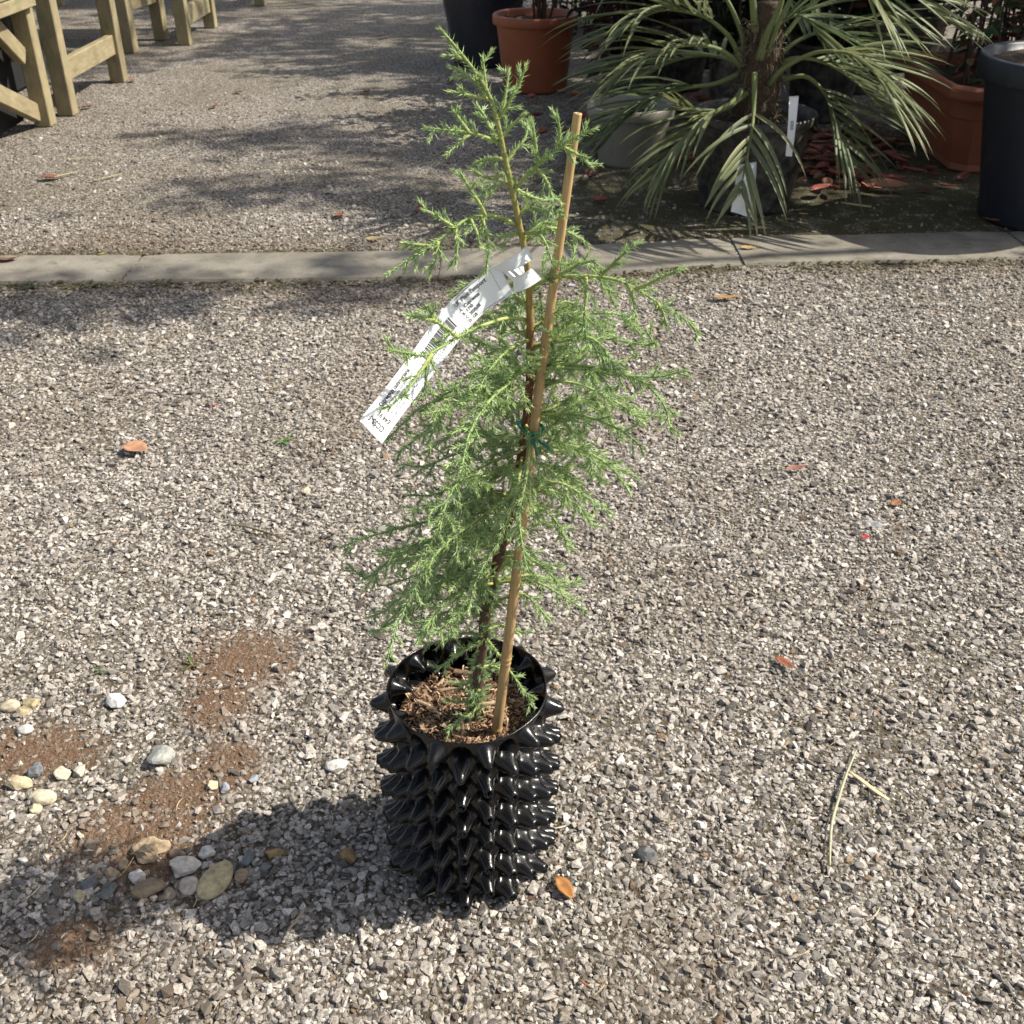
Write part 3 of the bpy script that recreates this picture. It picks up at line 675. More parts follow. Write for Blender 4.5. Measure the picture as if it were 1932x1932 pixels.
B([(965, 980), (1020, 960), (1060, 1000), (1072, 1040)], None, .93, twl=.026)
B([(935, 1100), (1000, 1095), (1055, 1120), (1102, 1150)], None, .93, twl=.028)
B([(935, 1095), (1000, 1085), (1050, 1095), (1095, 1103)], None, 1.0, twl=.028)
B([(925, 1140), (980, 1120), (1010, 1140), (1036, 1170)], None, .95, twl=.024)
# left mass
B([(1000, 700), (930, 710), (860, 760), (820, 800), (785, 826)], None, .93, twl=.038)
B([(998, 760), (930, 770), (870, 810), (797, 856)], None, .95, twl=.038)
B([(990, 840), (920, 840), (850, 860), (800, 880), (758, 876)], None, .98, twl=.038)
B([(985, 850), (910, 880), (830, 930), (770, 935)], None, .93, twl=.04)
B([(970, 930), (900, 950), (820, 980), (740, 1000), (690, 1015), (645, 1032)], None, .90, twl=.036)
B([(975, 928), (935, 955), (894, 985), (844, 1023), (801, 1075), (750, 1176), (728, 1254)], None, .80, twl=.042, bare=.2)
B([(955, 1010), (880, 1030), (800, 1050), (730, 1065), (690, 1090), (656, 1064)], None, .95, twl=.034)
B([(950, 1020), (870, 1050), (790, 1100), (730, 1150), (692, 1166)], None, .89, twl=.04)
B([(930, 1090), (860, 1100), (800, 1130), (760, 1160), (703, 1197)], None, .97, twl=.034)
B([(930, 1100), (870, 1120), (820, 1160), (785, 1212)], None, .87, twl=.034)
B([(925, 1130), (880, 1140), (840, 1170), (800, 1180)], None, 1.02, twl=.03)
# towards the camera
B([(1000, 690), (970, 715), (920, 760), (885, 820), (870, 890)], None, .80, twl=.05, br=1.05)
B([(999, 720), (950, 740), (900, 745), (850, 770), (800, 780)], None, .83, twl=.045, br=1.05)
B([(992, 800), (1000, 836), (992, 903), (980, 980), (992, 1070)], None, .84, twl=.034, bare=.2)
B([(985, 860), (975, 920), (945, 1010), (900, 1090), (885, 1150)], None, .83, twl=.036)
B([(985, 870), (930, 890), (880, 900), (850, 930), (830, 990)], None, .83, twl=.045)
B([(1000, 640), (960, 660), (930, 690), (905, 730)], None, .87, twl=.034)
# behind the trunk and random fill
for i in range(34):
    u = i/33; py = 560 + 600*u + rg.uniform(-15, 15)
    k = int(np.argmin([abs(q[2]-atY(990, py, TRY).z) for q in trunk_path])); p0 = trunk_path[k]
    az = i*2.39996 + rg.uniform(-.4, .4)
    if math.sin(az) < -.35 and math.cos(az) > -.5: az = -az
    Lr = (.085+.05*math.sin(math.pi*min(1, u*1.15)))*rg.uniform(.75, 1.1)
    d = np.array([math.cos(az), math.sin(az), 0])
    pts = [p0, p0+d*Lr*.33+np.array([0, 0, .018]), p0+d*Lr*.7+np.array([0, 0, .016]), p0+d*Lr+np.array([0, 0, -.012-.02*rg.random()])]
    branch(pts, r0=.0013, twl=.036, br=.95)
# extra sprays on the lower left, where the crown is fullest
for a in ([(955, 1000), (890, 1010), (820, 1020), (760, 1040), (715, 1045)], [(960, 980), (900, 960), (830, 955), (775, 965)], [(940, 1060), (870, 1080), (810, 1110), (765, 1125)], [(930, 1095), (870, 1090), (800, 1085), (740, 1100)], [(985, 880), (930, 905), (870, 950), (815, 1000)], [(990, 830), (940, 820), (880, 830), (830, 850)], [(945, 1040), (880, 1070), (800, 1120), (745, 1160), (722, 1185)], [(935, 1085), (880, 1105), (820, 1150), (790, 1190)], [(955, 1005), (880, 1015), (790, 1025), (720, 1070), (690, 1110)], [(940, 1065), (890, 1120), (850, 1170), (830, 1195)], [(945, 1050), (1000, 1055), (1040, 1085), (1055, 1110)]):
    B(a, None, rg.uniform(.86, 1.0), twl=.044, r0=.0013)
for a in ([(1000, 740), (1060, 720), (1120, 735), (1180, 770), (1215, 800)], [(996, 780), (1050, 790), (1100, 830), (1140, 880)], [(1000, 620), (1050, 590), (1100, 600), (1150, 630)], [(990, 870), (1040, 880), (1085, 915), (1105, 950)]):
    B(a, None, rg.uniform(.97, 1.04), twl=.038, r0=.0013)
# low shoots
B([(907, 1325), (890, 1345), (865, 1362), (842, 1378)], None, .925, twl=.014, space=.007, bare=0)
B([(905, 1300), (880, 1322), (858, 1325), (840, 1318)], None, .96, twl=.014, space=.008)
B([(918, 1205), (948, 1246), (977, 1287), (1009, 1334)], None, .925, twl=.013, space=.013, bare=0)
B([(910, 1214), (880, 1225), (850, 1245), (825, 1264)], None, .94, twl=.024, space=.008)
B([(912, 1200), (870, 1195), (830, 1210), (790, 1215)], None, .99, twl=.026)
B([(912, 1190), (950, 1180), (990, 1195)], None, .98, twl=.024)
B([(905, 1260), (930, 1255), (950, 1270)], None, .98, twl=.014)
B([(902, 1280), (880, 1290), (862, 1290)], None, .99, twl=.02)
lowf = MB()
for i in range(190):
    k = rg.randint(int(N_*.02), int(N_*.3)); az = rg.uniform(0, 6.28)
    q = grow(trunk_path[k], (math.cos(az), math.sin(az), rg.uniform(-.2, .6)), rg.uniform(.006, .018), .2, .003); needles(lowf, q, .006, .1, .6, .0028)
fo = shift(lowf, tree_base).build('foliage', M_NEEDLE, trunk, smooth=False, col=True); fo['kind'] = 'stuff'

# ---------------------------------------------------------------- bamboo cane
c0 = gp(934, 1388, SOIL); c1 = atY(1088, 212, .957)
cdir = (c1-c0).normalized(); c00 = c0 - cdir*.10
cane = thing('bamboo_cane', (c0.x, c0.y, c0.z), 'tan bamboo cane tied upright beside the conifer trunk', 'cane')
def mat_bamboo():
    m, n, l, b = newmat('bamboo'); co = objco(n); mp = n.new('ShaderNodeMapping'); mp.inputs['Scale'].default_value = (1, 1, .05); l.new(co, mp.inputs[0])
    f = noise_t(n, l, 350, 5, mp.outputs[0]); g = noise_t(n, l, 12, 5, co)
    c = mix(n, l, .6, ramp(n, l, f, [(.3, (.40, .265, .115)), (.7, (.57, .41, .21))]), ramp(n, l, g, [(.35, (.55, .45, .36)), (.65, (1.08, 1.02, .98))]), 'MULTIPLY')
    l.new(c, b.inputs['Base Color']); b.inputs['Roughness'].default_value = .42; bump(n, l, f, .25, .0008, b); return m
M_BAM = mat_bamboo(); mb = MB(); Lc = (c1-c00).length; pts = []; rad = []
nodes_ = [.1+(.035), .265, .475, .66, .82]
s = 0.0
while s <= Lc+1e-6:
    r = .0064-.0026*s/Lc
    for q in nodes_:
        d = s-q*Lc
        r += .0009*math.exp(-((d-.003)/.002)**2) - .0006*math.exp(-(d/.0012)**2) + .0006*math.exp(-((d+.003)/.0022)**2)
    pts.append(tuple(c00+cdir*s + Vector((.0012*math.sin(s*9), 0, 0)))); rad.append(r); s += .0012
tube(mb, pts, rad, 14, cap=False); n0 = len(mb.v)-14
tip = np.array(pts[-1]); inner = [tip+(np.array(mb.v[n0+k])-tip)*.45 for k in range(14)]
inn2 = [q-np.array(cdir)*.006 for q in inner]
b0 = len(mb.v); mb.v += [tuple(q) for q in inner+inn2]; mb.c += [(1, 1, 1)]*28
for k in range(14):
    k2 = (k+1) % 14; mb.f += [(n0+k, n0+k2, b0+k2, b0+k), (b0+k, b0+k2, b0+14+k2, b0+14+k)]
mb.f.append(tuple(b0+14+k for k in range(14)))
shift(mb, c0).build('culm', M_BAM, cane)
# ---------------------------------------------------------------- green tie
M_TIE = mat_simple('green_tie', (.012, .15, .10), (.02, .21, .14), 60, .35, .1, .0005)
kk = int(np.argmin([abs(q[2]-atY(997, 795, TRY).z) for q in trunk_path])); tcen = Vector(trunk_path[kk]); ccen = c0 + cdir*((tcen.z-c0.z)/cdir.z)
mid = (tcen+ccen)/2; ax = (ccen-tcen); ax.z = 0; hl = ax.length/2; ax.normalize(); ay = Vector((-ax.y, ax.x, 0))
mb = MB(); lp = []
for k in range(33):
    t = 2*math.pi*k/32; lp.append(mid + ax*math.cos(t)*(hl+.0095) + ay*math.sin(t)*.0098 + Vector((0, 0, .0015*math.sin(t*2))))
tube(mb, [tuple(p) for p in lp], .0016, 8)
kn = mid + ax*(hl+.012) - ay*.011
kp = [kn + ax*.004*math.cos(t)*(1+.2*math.sin(3*t)) + ay*.0045*math.sin(2*t) + Vector((0, 0, .0042*math.sin(t))) for t in np.linspace(0, 6.283, 26)]
tube(mb, [tuple(p) for p in kp], .0016, 8)
tube(mb, [tuple(p) for p in catmull([kn, kn+ax*.008+Vector((0, 0, -.001)), kn+ax*.020+Vector((0, 0, -.0015)), kn+ax*.026+Vector((0, 0, -.003))], .002)], .0016, 8)
tube(mb, [tuple(p) for p in catmull([kn, kn+ax*.006-ay*.004+Vector((0, 0, -.004)), kn+ax*.009-ay*.004+Vector((0, 0, -.008)), kn+ax*.010-ay*.004+Vector((0, 0, -.014))], .002)], .0016, 8)
tie = thing('plant_tie', tuple(mid), 'green plastic tie knotted around the conifer trunk and bamboo cane', 'plant tie')
shift(mb, mid).build('loop', M_TIE, tie)

# ---------------------------------------------------------------- white plant tag
def Z4(zx, zy): return ((zx/1.932+1300)/2.12, (zy/1.932+900)/2.12)
PAIRS = [((262, 1510), (440, 1690), .812), ((370, 1376), (545, 1540), .832), ((480, 1240), (655, 1390), .852), ((660, 1000), (845, 1140), .884), ((860, 720), (1035, 890), .910), ((1000, 560), (1165, 740), .925), ((1130, 440), (1275, 640), .935), ((1265, 335), (1395, 568), .941), ((1330, 300), (1462, 527), .944)]
E1 = np.array([tuple(atY(*Z4(*a), Yv)) for a, b, Yv in PAIRS]); E2 = np.array([tuple(atY(*Z4(*b), Yv)) for a, b, Yv in PAIRS])
ce = (E1+E2)/2; cu = np.concatenate([[0], np.cumsum(np.linalg.norm(np.diff(ce, axis=0), axis=1))])
E1d = catmull(E1, .002); tq = np.linspace(0, 1, len(E1d))
def samp(E, u):
    C_ = catmull(E, .004)
    return C_
def strip_pt(idx, v, off=0.0):
    """idx: fractional pair index, v: 0 at lower right edge .. 1 at upper left edge"""
    i = int(min(max(math.floor(idx), 0), len(E1)-2)); f = idx-i
    def cm(E):
        a = E[max(i-1, 0)] if i > 0 else 2*E[0]-E[1]; b, c = E[i], E[i+1]; d = E[i+2] if i+2 < len(E) else 2*E[-1]-E[-2]
        return .5*((2*b)+(c-a)*f+(2*a-5*b+4*c-d)*f*f+(3*b-a-3*c+d)*f**3)
    p = cm(E2)*(1-v)+cm(E1)*v
    if off:
        q1 = cm(E1)-cm(E2)
        f2 = f+.02
        j = idx+.02; i2 = int(min(max(math.floor(j), 0), len(E1)-2)); 
        t = (ce[min(i+1, len(ce)-1)]-ce[i])
        nn = unit(np.cross(q1, t)); 
        if nn[1] > 0: nn = -nn
        p = p+nn*off
    return p
def u2idx(u): return float(np.interp(u, cu, np.arange(len(cu))))
W_ = float(np.mean(np.linalg.norm(E1-E2, axis=1)))
tagroot = thing('plant_tag', tuple(ce[-1]), 'white plastic plant tag with printed price looped round the conifer trunk', 'plant tag')
M_TAG = mat_simple('white_plastic', (.74, .75, .77), (.80, .81, .82), 8, .38, 0)
M_INK, n_, l_, b_i = newmat('black_ink'); b_i.inputs['Base Color'].default_value = (.012, .012, .014, 1); b_i.inputs['Roughness'].default_value = .6
M_INK2, n_, l_, b_i = newmat('grey_ink'); b_i.inputs['Base Color'].default_value = (.10, .10, .11, 1); b_i.inputs['Roughness'].default_value = .6
def sheet(fun, nu, nv, th=.0004):
    """thin plate from fun(i/nu, j/nv) with real thickness"""
    G = np.array([[fun(i/nu, j/nv) for j in range(nv+1)] for i in range(nu+1)])
    du = np.gradient(G, axis=0); dv = np.gradient(G, axis=1); nn = np.cross(du, dv); nn /= np.linalg.norm(nn, axis=2, keepdims=True)+1e-12
    m_ = MB(); A = (G+nn*th/2).reshape(-1, 3); Bk = (G-nn*th/2).reshape(-1, 3); m_.v = A.tolist()+Bk.tolist(); n1 = len(A); m_.c = [(1, 1, 1)]*(2*n1)
    for i in range(nu):
        for j in range(nv):
            a = i*(nv+1)+j; q = (a, a+nv+1, a+nv+2, a+1); m_.f += [q, tuple(x+n1 for x in q)[::-1]]
    edge = [i*(nv+1) for i in range(nu+1)] + [nu*(nv+1)+j for j in range(1, nv+1)] + [i*(nv+1)+nv for i in range(nu-1, -1, -1)] + [j for j in range(nv-1, 0, -1)]
    for a, b in zip(edge, edge[1:]+edge[:1]): m_.f.append((a, b, b+n1, a+n1))
    return m_
strip = shift(sheet(lambda a, b: strip_pt(a*(len(E1)-1), b), 60, 10), ce[-1]).build('strip', M_TAG, tagroot)
def quad_tab(a0, a1, b0, b1, bulge, Ya, Yb, scallop=0):
    P0, P1 = np.array(atY(*Z4(*a0), Ya)), np.array(atY(*Z4(*a1), Ya)); Q0, Q1 = np.array(atY(*Z4(*b0), Yb)), np.array(atY(*Z4(*b1), Yb))
    def f(u, v):
        v2 = v*(1-scallop*math.sin(math.pi*min(1, u*1.6))**2) if scallop > 0 else 1-(1-v)*(1+scallop*math.sin(math.pi*min(1, u*1.6))**2)
        p = (P0*(1-v2)+P1*v2)*(1-u)+(Q0*(1-v2)+Q1*v2)*u
        return p+np.array([0, -bulge*math.sin(math.pi*u), .0])
    return shift(sheet(f, 16, 6), ce[-1])
quad_tab((1262, 338), (1385, 365), (1562, 155), (1606, 262), .006, .9425, .949, .0).build('tab', M_TAG, tagroot)
quad_tab((1450, 405), (1462, 530), (1598, 330), (1680, 412), .004, .9395, .946, .0).build('tab', M_TAG, tagroot)
quad_tab((1345, 330), (1455, 440), (1560, 285), (1612, 345), -.006, .9455, .982, .0).build('tongue', M_TAG, tagroot)
# ink
def text_mesh(s, bold=False):
    cu_ = bpy.data.curves.new('ink', 'FONT'); cu_.body = s; cu_.size = 1; cu_.resolution_u = 3
    if bold: cu_.offset = .03
    o = bpy.data.objects.new('ink', cu_); COL.objects.link(o); bpy.context.view_layer.update()
    me = bpy.data.meshes.new_from_object(o.evaluated_get(bpy.context.evaluated_depsgraph_get())); bpy.data.objects.remove(o); bpy.data.curves.remove(cu_)
    v = [tuple(x.co) for x in me.vertices]; f = [tuple(p.vertices) for p in me.polygons]; bpy.data.meshes.remove(me); return v, f
ink = MB(); ink2 = MB(); OFF = .00045
def along(mbx, s, u0, vbase, size, bold=False, xs=1.0):
    v, f = text_mesh(s, bold)
    mbx.add([strip_pt(u2idx(u0+x*size*xs), vbase+y*size/W_, OFF) for x, y, z in v], f)
def across(mbx, s, u0, v0, size, bold=True, xs=1.0):
    v, f = text_mesh(s, bold)
    mbx.add([strip_pt(u2idx(u0-y*size), v0+x*size*xs/W_, OFF) for x, y, z in v], f)
def rect(mbx, u0, u1, v0, v1, n=8):
    for i in range(n):
        a, b = u0+(u1-u0)*i/n, u0+(u1-u0)*(i+1)/n
        mbx.add([strip_pt(u2idx(a), v0, OFF), strip_pt(u2idx(b), v0, OFF), strip_pt(u2idx(b), v1, OFF), strip_pt(u2idx(a), v1, OFF)], [(0, 1, 2, 3)])
LT = cu[-1]; K = W_/253.0          # metres per traced pixel on the strip
across(ink, 'CCSS-5', .0128, .20, .0080, True, .72)
across(ink, '\u00a344.95', .0222, .17, .0070, True, .78)
u1 = .0255
along(ink, 'Cupressus cashmeriana', u1+.001, .70, .0063, True, .82)
rect(ink, u1+.001, cu[3]*1.02, .665, .677, 20)
for k, s in enumerate(['Elegant, weeping conifer with silvery-blue', 'gardens in mild climates, it adds shape', 'interest and acquires handsome', 'height x spread: 12-15m x 4m  Max']):
    along(ink, s, u1+.001+.001*k, .555-.125*k, .0034, False, .82)
ub0 = float(np.interp(3.12, np.arange(len(cu)), cu)); ub1 = float(np.interp(4.28, np.arange(len(cu)), cu)); rb = random.Random(2); u = ub0
while u < ub1:
    wd = rb.choice((.0004, .0004, .0008, .0012)); rect(ink, u, min(u+wd, ub1), .33, .74, 1); u += wd+rb.choice((.0004, .0005, .0009))
ink3 = MB(); along(ink3, 'C C S S 5 0', ub0+.002, .17, .0042, False, 1.0)
up0 = float(np.interp(4.72, np.arange(len(cu)), cu)); up1 = float(np.interp(7.0, np.arange(len(cu)), cu)); e = .0002
rect(ink2, up0, up1, .94, .953, 20); rect(ink2, up0, up0+e*1.6, .05, .94, 1); rect(ink2, up1-e*1.6, up1, .05, .94, 1); rect(ink2, up0, up1, .04, .053, 20)
along(ink2, 'UK Plant Passport', up0+.0015, .74, .0057, True, .84)
for k, s in enumerate(['A.  Cupressus', 'B.  1790', 'C.  2025-58', 'D.  GB']):
    along(ink2, s, up0+.0015, .53-.145*k, .0046 if k == 0 else .0042, True, .95)
shift(ink, ce[-1]).build('print', M_INK, strip, smooth=False); shift(ink2, ce[-1]).build('print', M_INK2, strip, smooth=False); shift(ink3, ce[-1]).build('print', M_INK2, strip, smooth=False)

# ================================================================ beyond the kerb
M_TERRA = mat_simple('terracotta_plastic', (.25, .07, .028), (.31, .095, .042), 9, .5, .1, .001, dirt=((.20, .13, .09), 5, .6))
M_TERRA2 = mat_simple('faded_terracotta_plastic', (.235, .075, .035), (.30, .105, .055), 7, .55, .1, .001, dirt=((.19, .12, .085), 6, .58))
M_BPOT = mat_blackplastic('black_pot_plastic', (.014, .015, .018), .38, (.17, .15, .115), .42, False)
M_NAVY = mat_blackplastic('navy_pot_plastic', (.013, .016, .026), .4, (.10, .09, .075), .58, False)
M_GREYPOT = mat_simple('grey_pot_plastic', (.20, .19, .155), (.26, .245, .205), 6, .55, .1, .001, dirt=((.12, .11, .08), 8, .55))
M_DSOIL = mat_simple('dark_soil', (.018, .013, .008), (.075, .052, .032), 90, .95, .8, .006)
def round_pot(name, loc, rb, rt, h, mat, label, lip=.03, lipw=.014, soil=.05, cat='plant pot', feet=False, ribs=0, soil_label=None):
    t = thing(name, loc, label, cat)
    mb = MB(); n = 10
    prof = [(rb*.2, .004), (rb-.012, .004), (rb, .0), (rb+.002, .012)]
    for i in range(1, n+1):
        u = i/n; prof.append((rb+(rt-lipw-rb)*u*.985, .012+(h-lip-.012)*u))
    mb_w = MB(); lathe(mb_w, prof+[(rt-lipw-.001, h-lip+.004)], 56)
    if ribs:
        for k in range(len(mb_w.v)):
            x, y, z = mb_w.v[k]; a = math.atan2(y, x); f = 1+.012*max(0, math.cos(a*ribs))**8
            mb_w.v[k] = (x*f, y*f, z)
    mb_w.build('wall', mat, t)
    rim = MB(); lathe(rim, [(rt-lipw-.004, h-lip), (rt-.002, h-lip), (rt, h-lip+.004), (rt, h-.006), (rt-.004, h), (rt-lipw*.7, h), (rt-lipw-.003, h-.006), (rt-lipw-.006, h-lip*1.1), (rt-lipw-.02, h-soil-.03)], 56)
    rim.build('rim', mat, t)
    so_ = MB(); rs = rt-lipw-.01
    for i in range(13):
        for k in range(40):
            r = rs*i/12; a = 2*math.pi*k/40; x, y = r*math.cos(a), r*math.sin(a)
            so_.v.append((x, y, h-soil+.018*noise.noise(Vector((x*14+loc[0]*9, y*14, 1)))+.008*noise.noise(Vector((x*50, y*50, loc[0]))))); so_.c.append((1, 1, 1))
    so_.f = grid_faces(13, 40)
    so_.build('soil', M_DSOIL, t)
    return t
PALM = Vector((.828, 3.88, 0))
p_palm = round_pot('nursery_pot', (PALM.x, PALM.y, .001), .158, .216, .32, M_BPOT, 'scuffed black nursery pot holding the palm', lip=.028, lipw=.012, soil=.035)
mb = MB()   # carrying handle
hp = [Vector((.196, -.06, .30)), Vector((.216, -.075, .27)), Vector((.205, -.02, .262)), Vector((.212, .03, .31))]
tube(mb, catmull(hp, .01), .006, 6); mb.build('handle', M_BPOT, p_palm)
round_pot('terracotta_pot', (.118, 5.92, .001), .162, .216, .355, M_TERRA, 'large round terracotta pot with rolled rim beside the dark navy pot', lip=.045, lipw=.02, soil=.035)
round_pot('nursery_pot', (-.16, 6.62, .001), .165, .245, .42, M_NAVY, 'tall dark navy pot behind the round terracotta pot', lip=.05, lipw=.014, ribs=14)
round_pot('grey_pot', (.468, 4.46, .001), .118, .173, .225, M_GREYPOT, 'shallow beige grey plastic pot under the palm fronds', lip=.04, lipw=.01, soil=.05)
bigp = round_pot('nursery_pot', (1.855, 3.72, .001), .232, .335, .52, M_NAVY, 'big blue-black tub standing next to rectangular terracotta planter', lip=.07, lipw=.028, soil=.03, ribs=12)
# rectangular planter
pl = thing('terracotta_planter', (2.12, 4.62, .001), 'rectangular terracotta plastic planter with rolled rim', 'planter')
def rr(hx, hy, ch, z, mbx):
    pts = [(-hx+ch, -hy), (hx-ch, -hy), (hx, -hy+ch), (hx, hy-ch), (hx-ch, hy), (-hx+ch, hy), (-hx, hy-ch), (-hx, -hy+ch)]
    b = len(mbx.v); mbx.v += [(x, y, z) for x, y in pts]; mbx.c += [(1, 1, 1)]*8; return b
mb = MB(); rows = [(.40, .33, .05, 0), (.405, .335, .05, .006), (.40, .33, .05, .03), (.402, .332, .05, .035), (.432, .362, .055, .20), (.436, .366, .055, .203), (.445, .375, .06, .27), (.475, .405, .065, .272), (.482, .412, .068, .285), (.482, .412, .068, .315), (.472, .402, .065, .325), (.45, .38, .06, .325), (.44, .37, .06, .31), (.43, .36, .06, .24)]
bs = [rr(*r, mb) for r in rows]
for a, b in zip(bs[:-1], bs[1:]):
    for k in range(8): mb.f.append((a+k, a+(k+1) % 8, b+(k+1) % 8, b+k))
ob = mb.build('wall', M_TERRA2, pl, smooth=False); bv = ob.modifiers.new('bevel', 'BEVEL'); bv.width = .006; bv.segments = 2
mb = MB()
for i in range(21):
    for j in range(17): x, y = -.43+.86*i/20, -.36+.72*j/16; mb.v.append((x, y, .27+.02*noise.noise(Vector((x*12, y*12, 0))))); mb.c.append((1, 1, 1))
mb.f = [(i*17+j, (i+1)*17+j, (i+1)*17+j+1, i*17+j+1) for i in range(20) for j in range(16)]; mb.build('soil', M_DSOIL, pl)

# ---------------------------------------------------------------- leaves
def leaf(mb, p, d, nrm, L, W, col, curl=.15, fold=.25, seg=4):
    d = unit(np.array(d, float)); s = unit(np.cross(d, np.array(nrm, float))); n = np.cross(s, d); p = np.array(p, float)
    v = []; f = []
    for i in range(seg+1):
        t = i/seg; w = W*.5*math.sin(math.pi*min(1, t*.93+.035))**.8*(1.25-.5*t); cpt = p+d*L*t + n*(-curl*L*t*t)
        v += [cpt+s*w+n*w*fold, cpt, cpt-s*w+n*w*fold]
    for i in range(seg):
        a = i*3; f += [(a, a+3, a+4, a+1), (a+1, a+4, a+5, a+2)]
    mb.add(v, f, col)
def shrub(name, base, h, rad, nst, nlf, L, W, palette, label, parentgroup=None, stemcol=(.07, .045, .03), seed=1, lean=(0, 0), low=.1, cat='shrub', bw=.12):
    r = random.Random(seed); t = thing(name, tuple(base), label, cat, parentgroup); st = MB(); fo = MB(); paths = []
    for i in range(nst):
        az = r.uniform(0, 6.28); rr_ = rad*math.sqrt(r.random()); top = np.array([math.cos(az)*rr_+lean[0], math.sin(az)*rr_+lean[1], h*r.uniform(.6, 1.05)])
        p0 = np.array([math.cos(az)*rr_*bw/.6, math.sin(az)*rr_*bw/.6, -.02]); pm = (p0+top)*.5+np.array([r.uniform(-.1, .1)*rad, r.uniform(-.1, .1)*rad, h*.08])
        pa = catmull([p0, pm, top], .03); paths.append(pa); tube(st, pa, [.007*(1-.75*k/len(pa)) for k in range(len(pa))], 5, col=stemcol)
    for i in range(nlf):
        pa = r.choice(paths); u = low+(1-low)*r.random()**.8; q = pa[min(len(pa)-1, int(u*len(pa)))]
        az = r.uniform(0, 6.28); off = np.array([math.cos(az), math.sin(az), r.uniform(-.3, .6)]); q = q+off*r.random()*rad*.28
        leaf(fo, q, off+np.array([0, 0, r.uniform(-.5, .2)]), (r.gauss(0, .4), r.gauss(0, .4), 1), L*r.uniform(.6, 1.2), W*r.uniform(.7, 1.2), tuple(c*r.uniform(.7, 1.2) for c in r.choice(palette)), r.uniform(0, .4))
    so_ = st.build('stem', M_BARK, t, col=True); f_ = fo.build('foliage', M_LEAF, t, smooth=False, col=True); f_['kind'] = 'stuff'; return t
GREENS = [(.035, .07, .022), (.045, .085, .028), (.06, .10, .035)]; REDS = [(.16, .035, .025), (.22, .06, .035), (.24, .11, .05)]
shrub('red_tipped_shrub', (2.12, 4.62, .27), .75, .42, 34, 1100, .075, .03, GREENS*2+REDS, 'red and green leaved shrub filling the terracotta planter', seed=4, low=.02, bw=.55)
shrub('dark_shrub', (.14, 5.94, .32), .8, .22, 10, 260, .05, .022, [(.02, .04, .015), (.03, .05, .018)], 'dark leaved bush growing in the round terracotta pot', seed=5, low=.35)
shrub('dark_shrub', (-.16, 6.62, .37), .9, .25, 8, 220, .06, .025, GREENS, 'green bush growing in the tall dark navy pot', seed=6, low=.3)
# further potted plants standing behind the palm
BK = [(.55, 5.2, .16, .30, 'purple leaved bush in a pot behind the beige grey pot', [(.05, .016, .02), (.07, .025, .022), (.03, .03, .015)], 'purple'),
      (1.02, 5.05, .17, .33, 'glossy dark green bush in a pot behind the palm trunk', [(.014, .03, .012), (.022, .042, .016), (.03, .05, .02)], 'green'),
      (1.42, 5.25, .17, .33, 'broad leaved evergreen bush in a pot between palm and planter', [(.016, .036, .014), (.026, .05, .018), (.10, .03, .02)], 'ever'),
      (.82, 5.95, .2, .35, 'tall red tinged bush in a pot deep behind the palm', [(.03, .05, .018), (.10, .03, .022), (.05, .05, .02)], 'red'),
      (1.75, 5.9, .2, .35, 'tall dark bush in a pot behind the terracotta planter', [(.016, .036, .014), (.03, .055, .02), (.12, .04, .025)], 'tall'),
      (1.1, 6.6, .2, .35, 'dense dark hedge plant in a pot farthest behind the palm', [(.014, .03, .012), (.022, .042, .016)], 'hedge'),
      (2.2, 6.5, .2, .35, 'dense green hedge plant in a pot farthest behind the planter', [(.014, .03, .012), (.025, .045, .018)], 'hedge2'),
      (2.75, 5.6, .2, .35, 'spreading green bush in a pot beyond the terracotta planter', GREENS, 'spread')]
for i, (x, y, rp, hp_, lb, pal, k) in enumerate(BK):
    round_pot('nursery_pot', (x, y, .001), rp*.8, rp, hp_, M_BPOT, {'purple': 'black pot of the purple leaved bush', 'green': 'black pot hidden behind the palm trunk', 'ever': 'black pot of the broad leaved evergreen', 'red': 'black pot of the red tinged bush deep behind', 'tall': 'black pot behind the terracotta planter', 'hedge': 'black pot of the dense dark hedge plant', 'hedge2': 'black pot of the dense green hedge plant', 'spread': 'black pot of the spreading green bush'}[k], lip=.025, lipw=.01)
    shrub('potted_bush', (x, y, hp_-.05), .85, .40, 26, 1300, .08, .034, pal, lb, seed=20+i, low=.0)

HB = [(1.0, 7.4), (1.75, 7.3), (2.5, 7.5), (3.2, 7.1), (3.6, 6.3), (.45, 7.9), (3.3, 5.6), (2.05, 8.0)]
for i, (x, y) in enumerate(HB):
    shrub('hedge_bush', (x, y, 0), 1.1, .48, 26, 1000, .10, .045, [(.014, .03, .012), (.022, .042, .016), (.03, .05, .02)], 'dark evergreen bush of the hedge row behind the potted plants', 'hedge behind the potted plants', seed=60+i, low=.02, bw=.4)
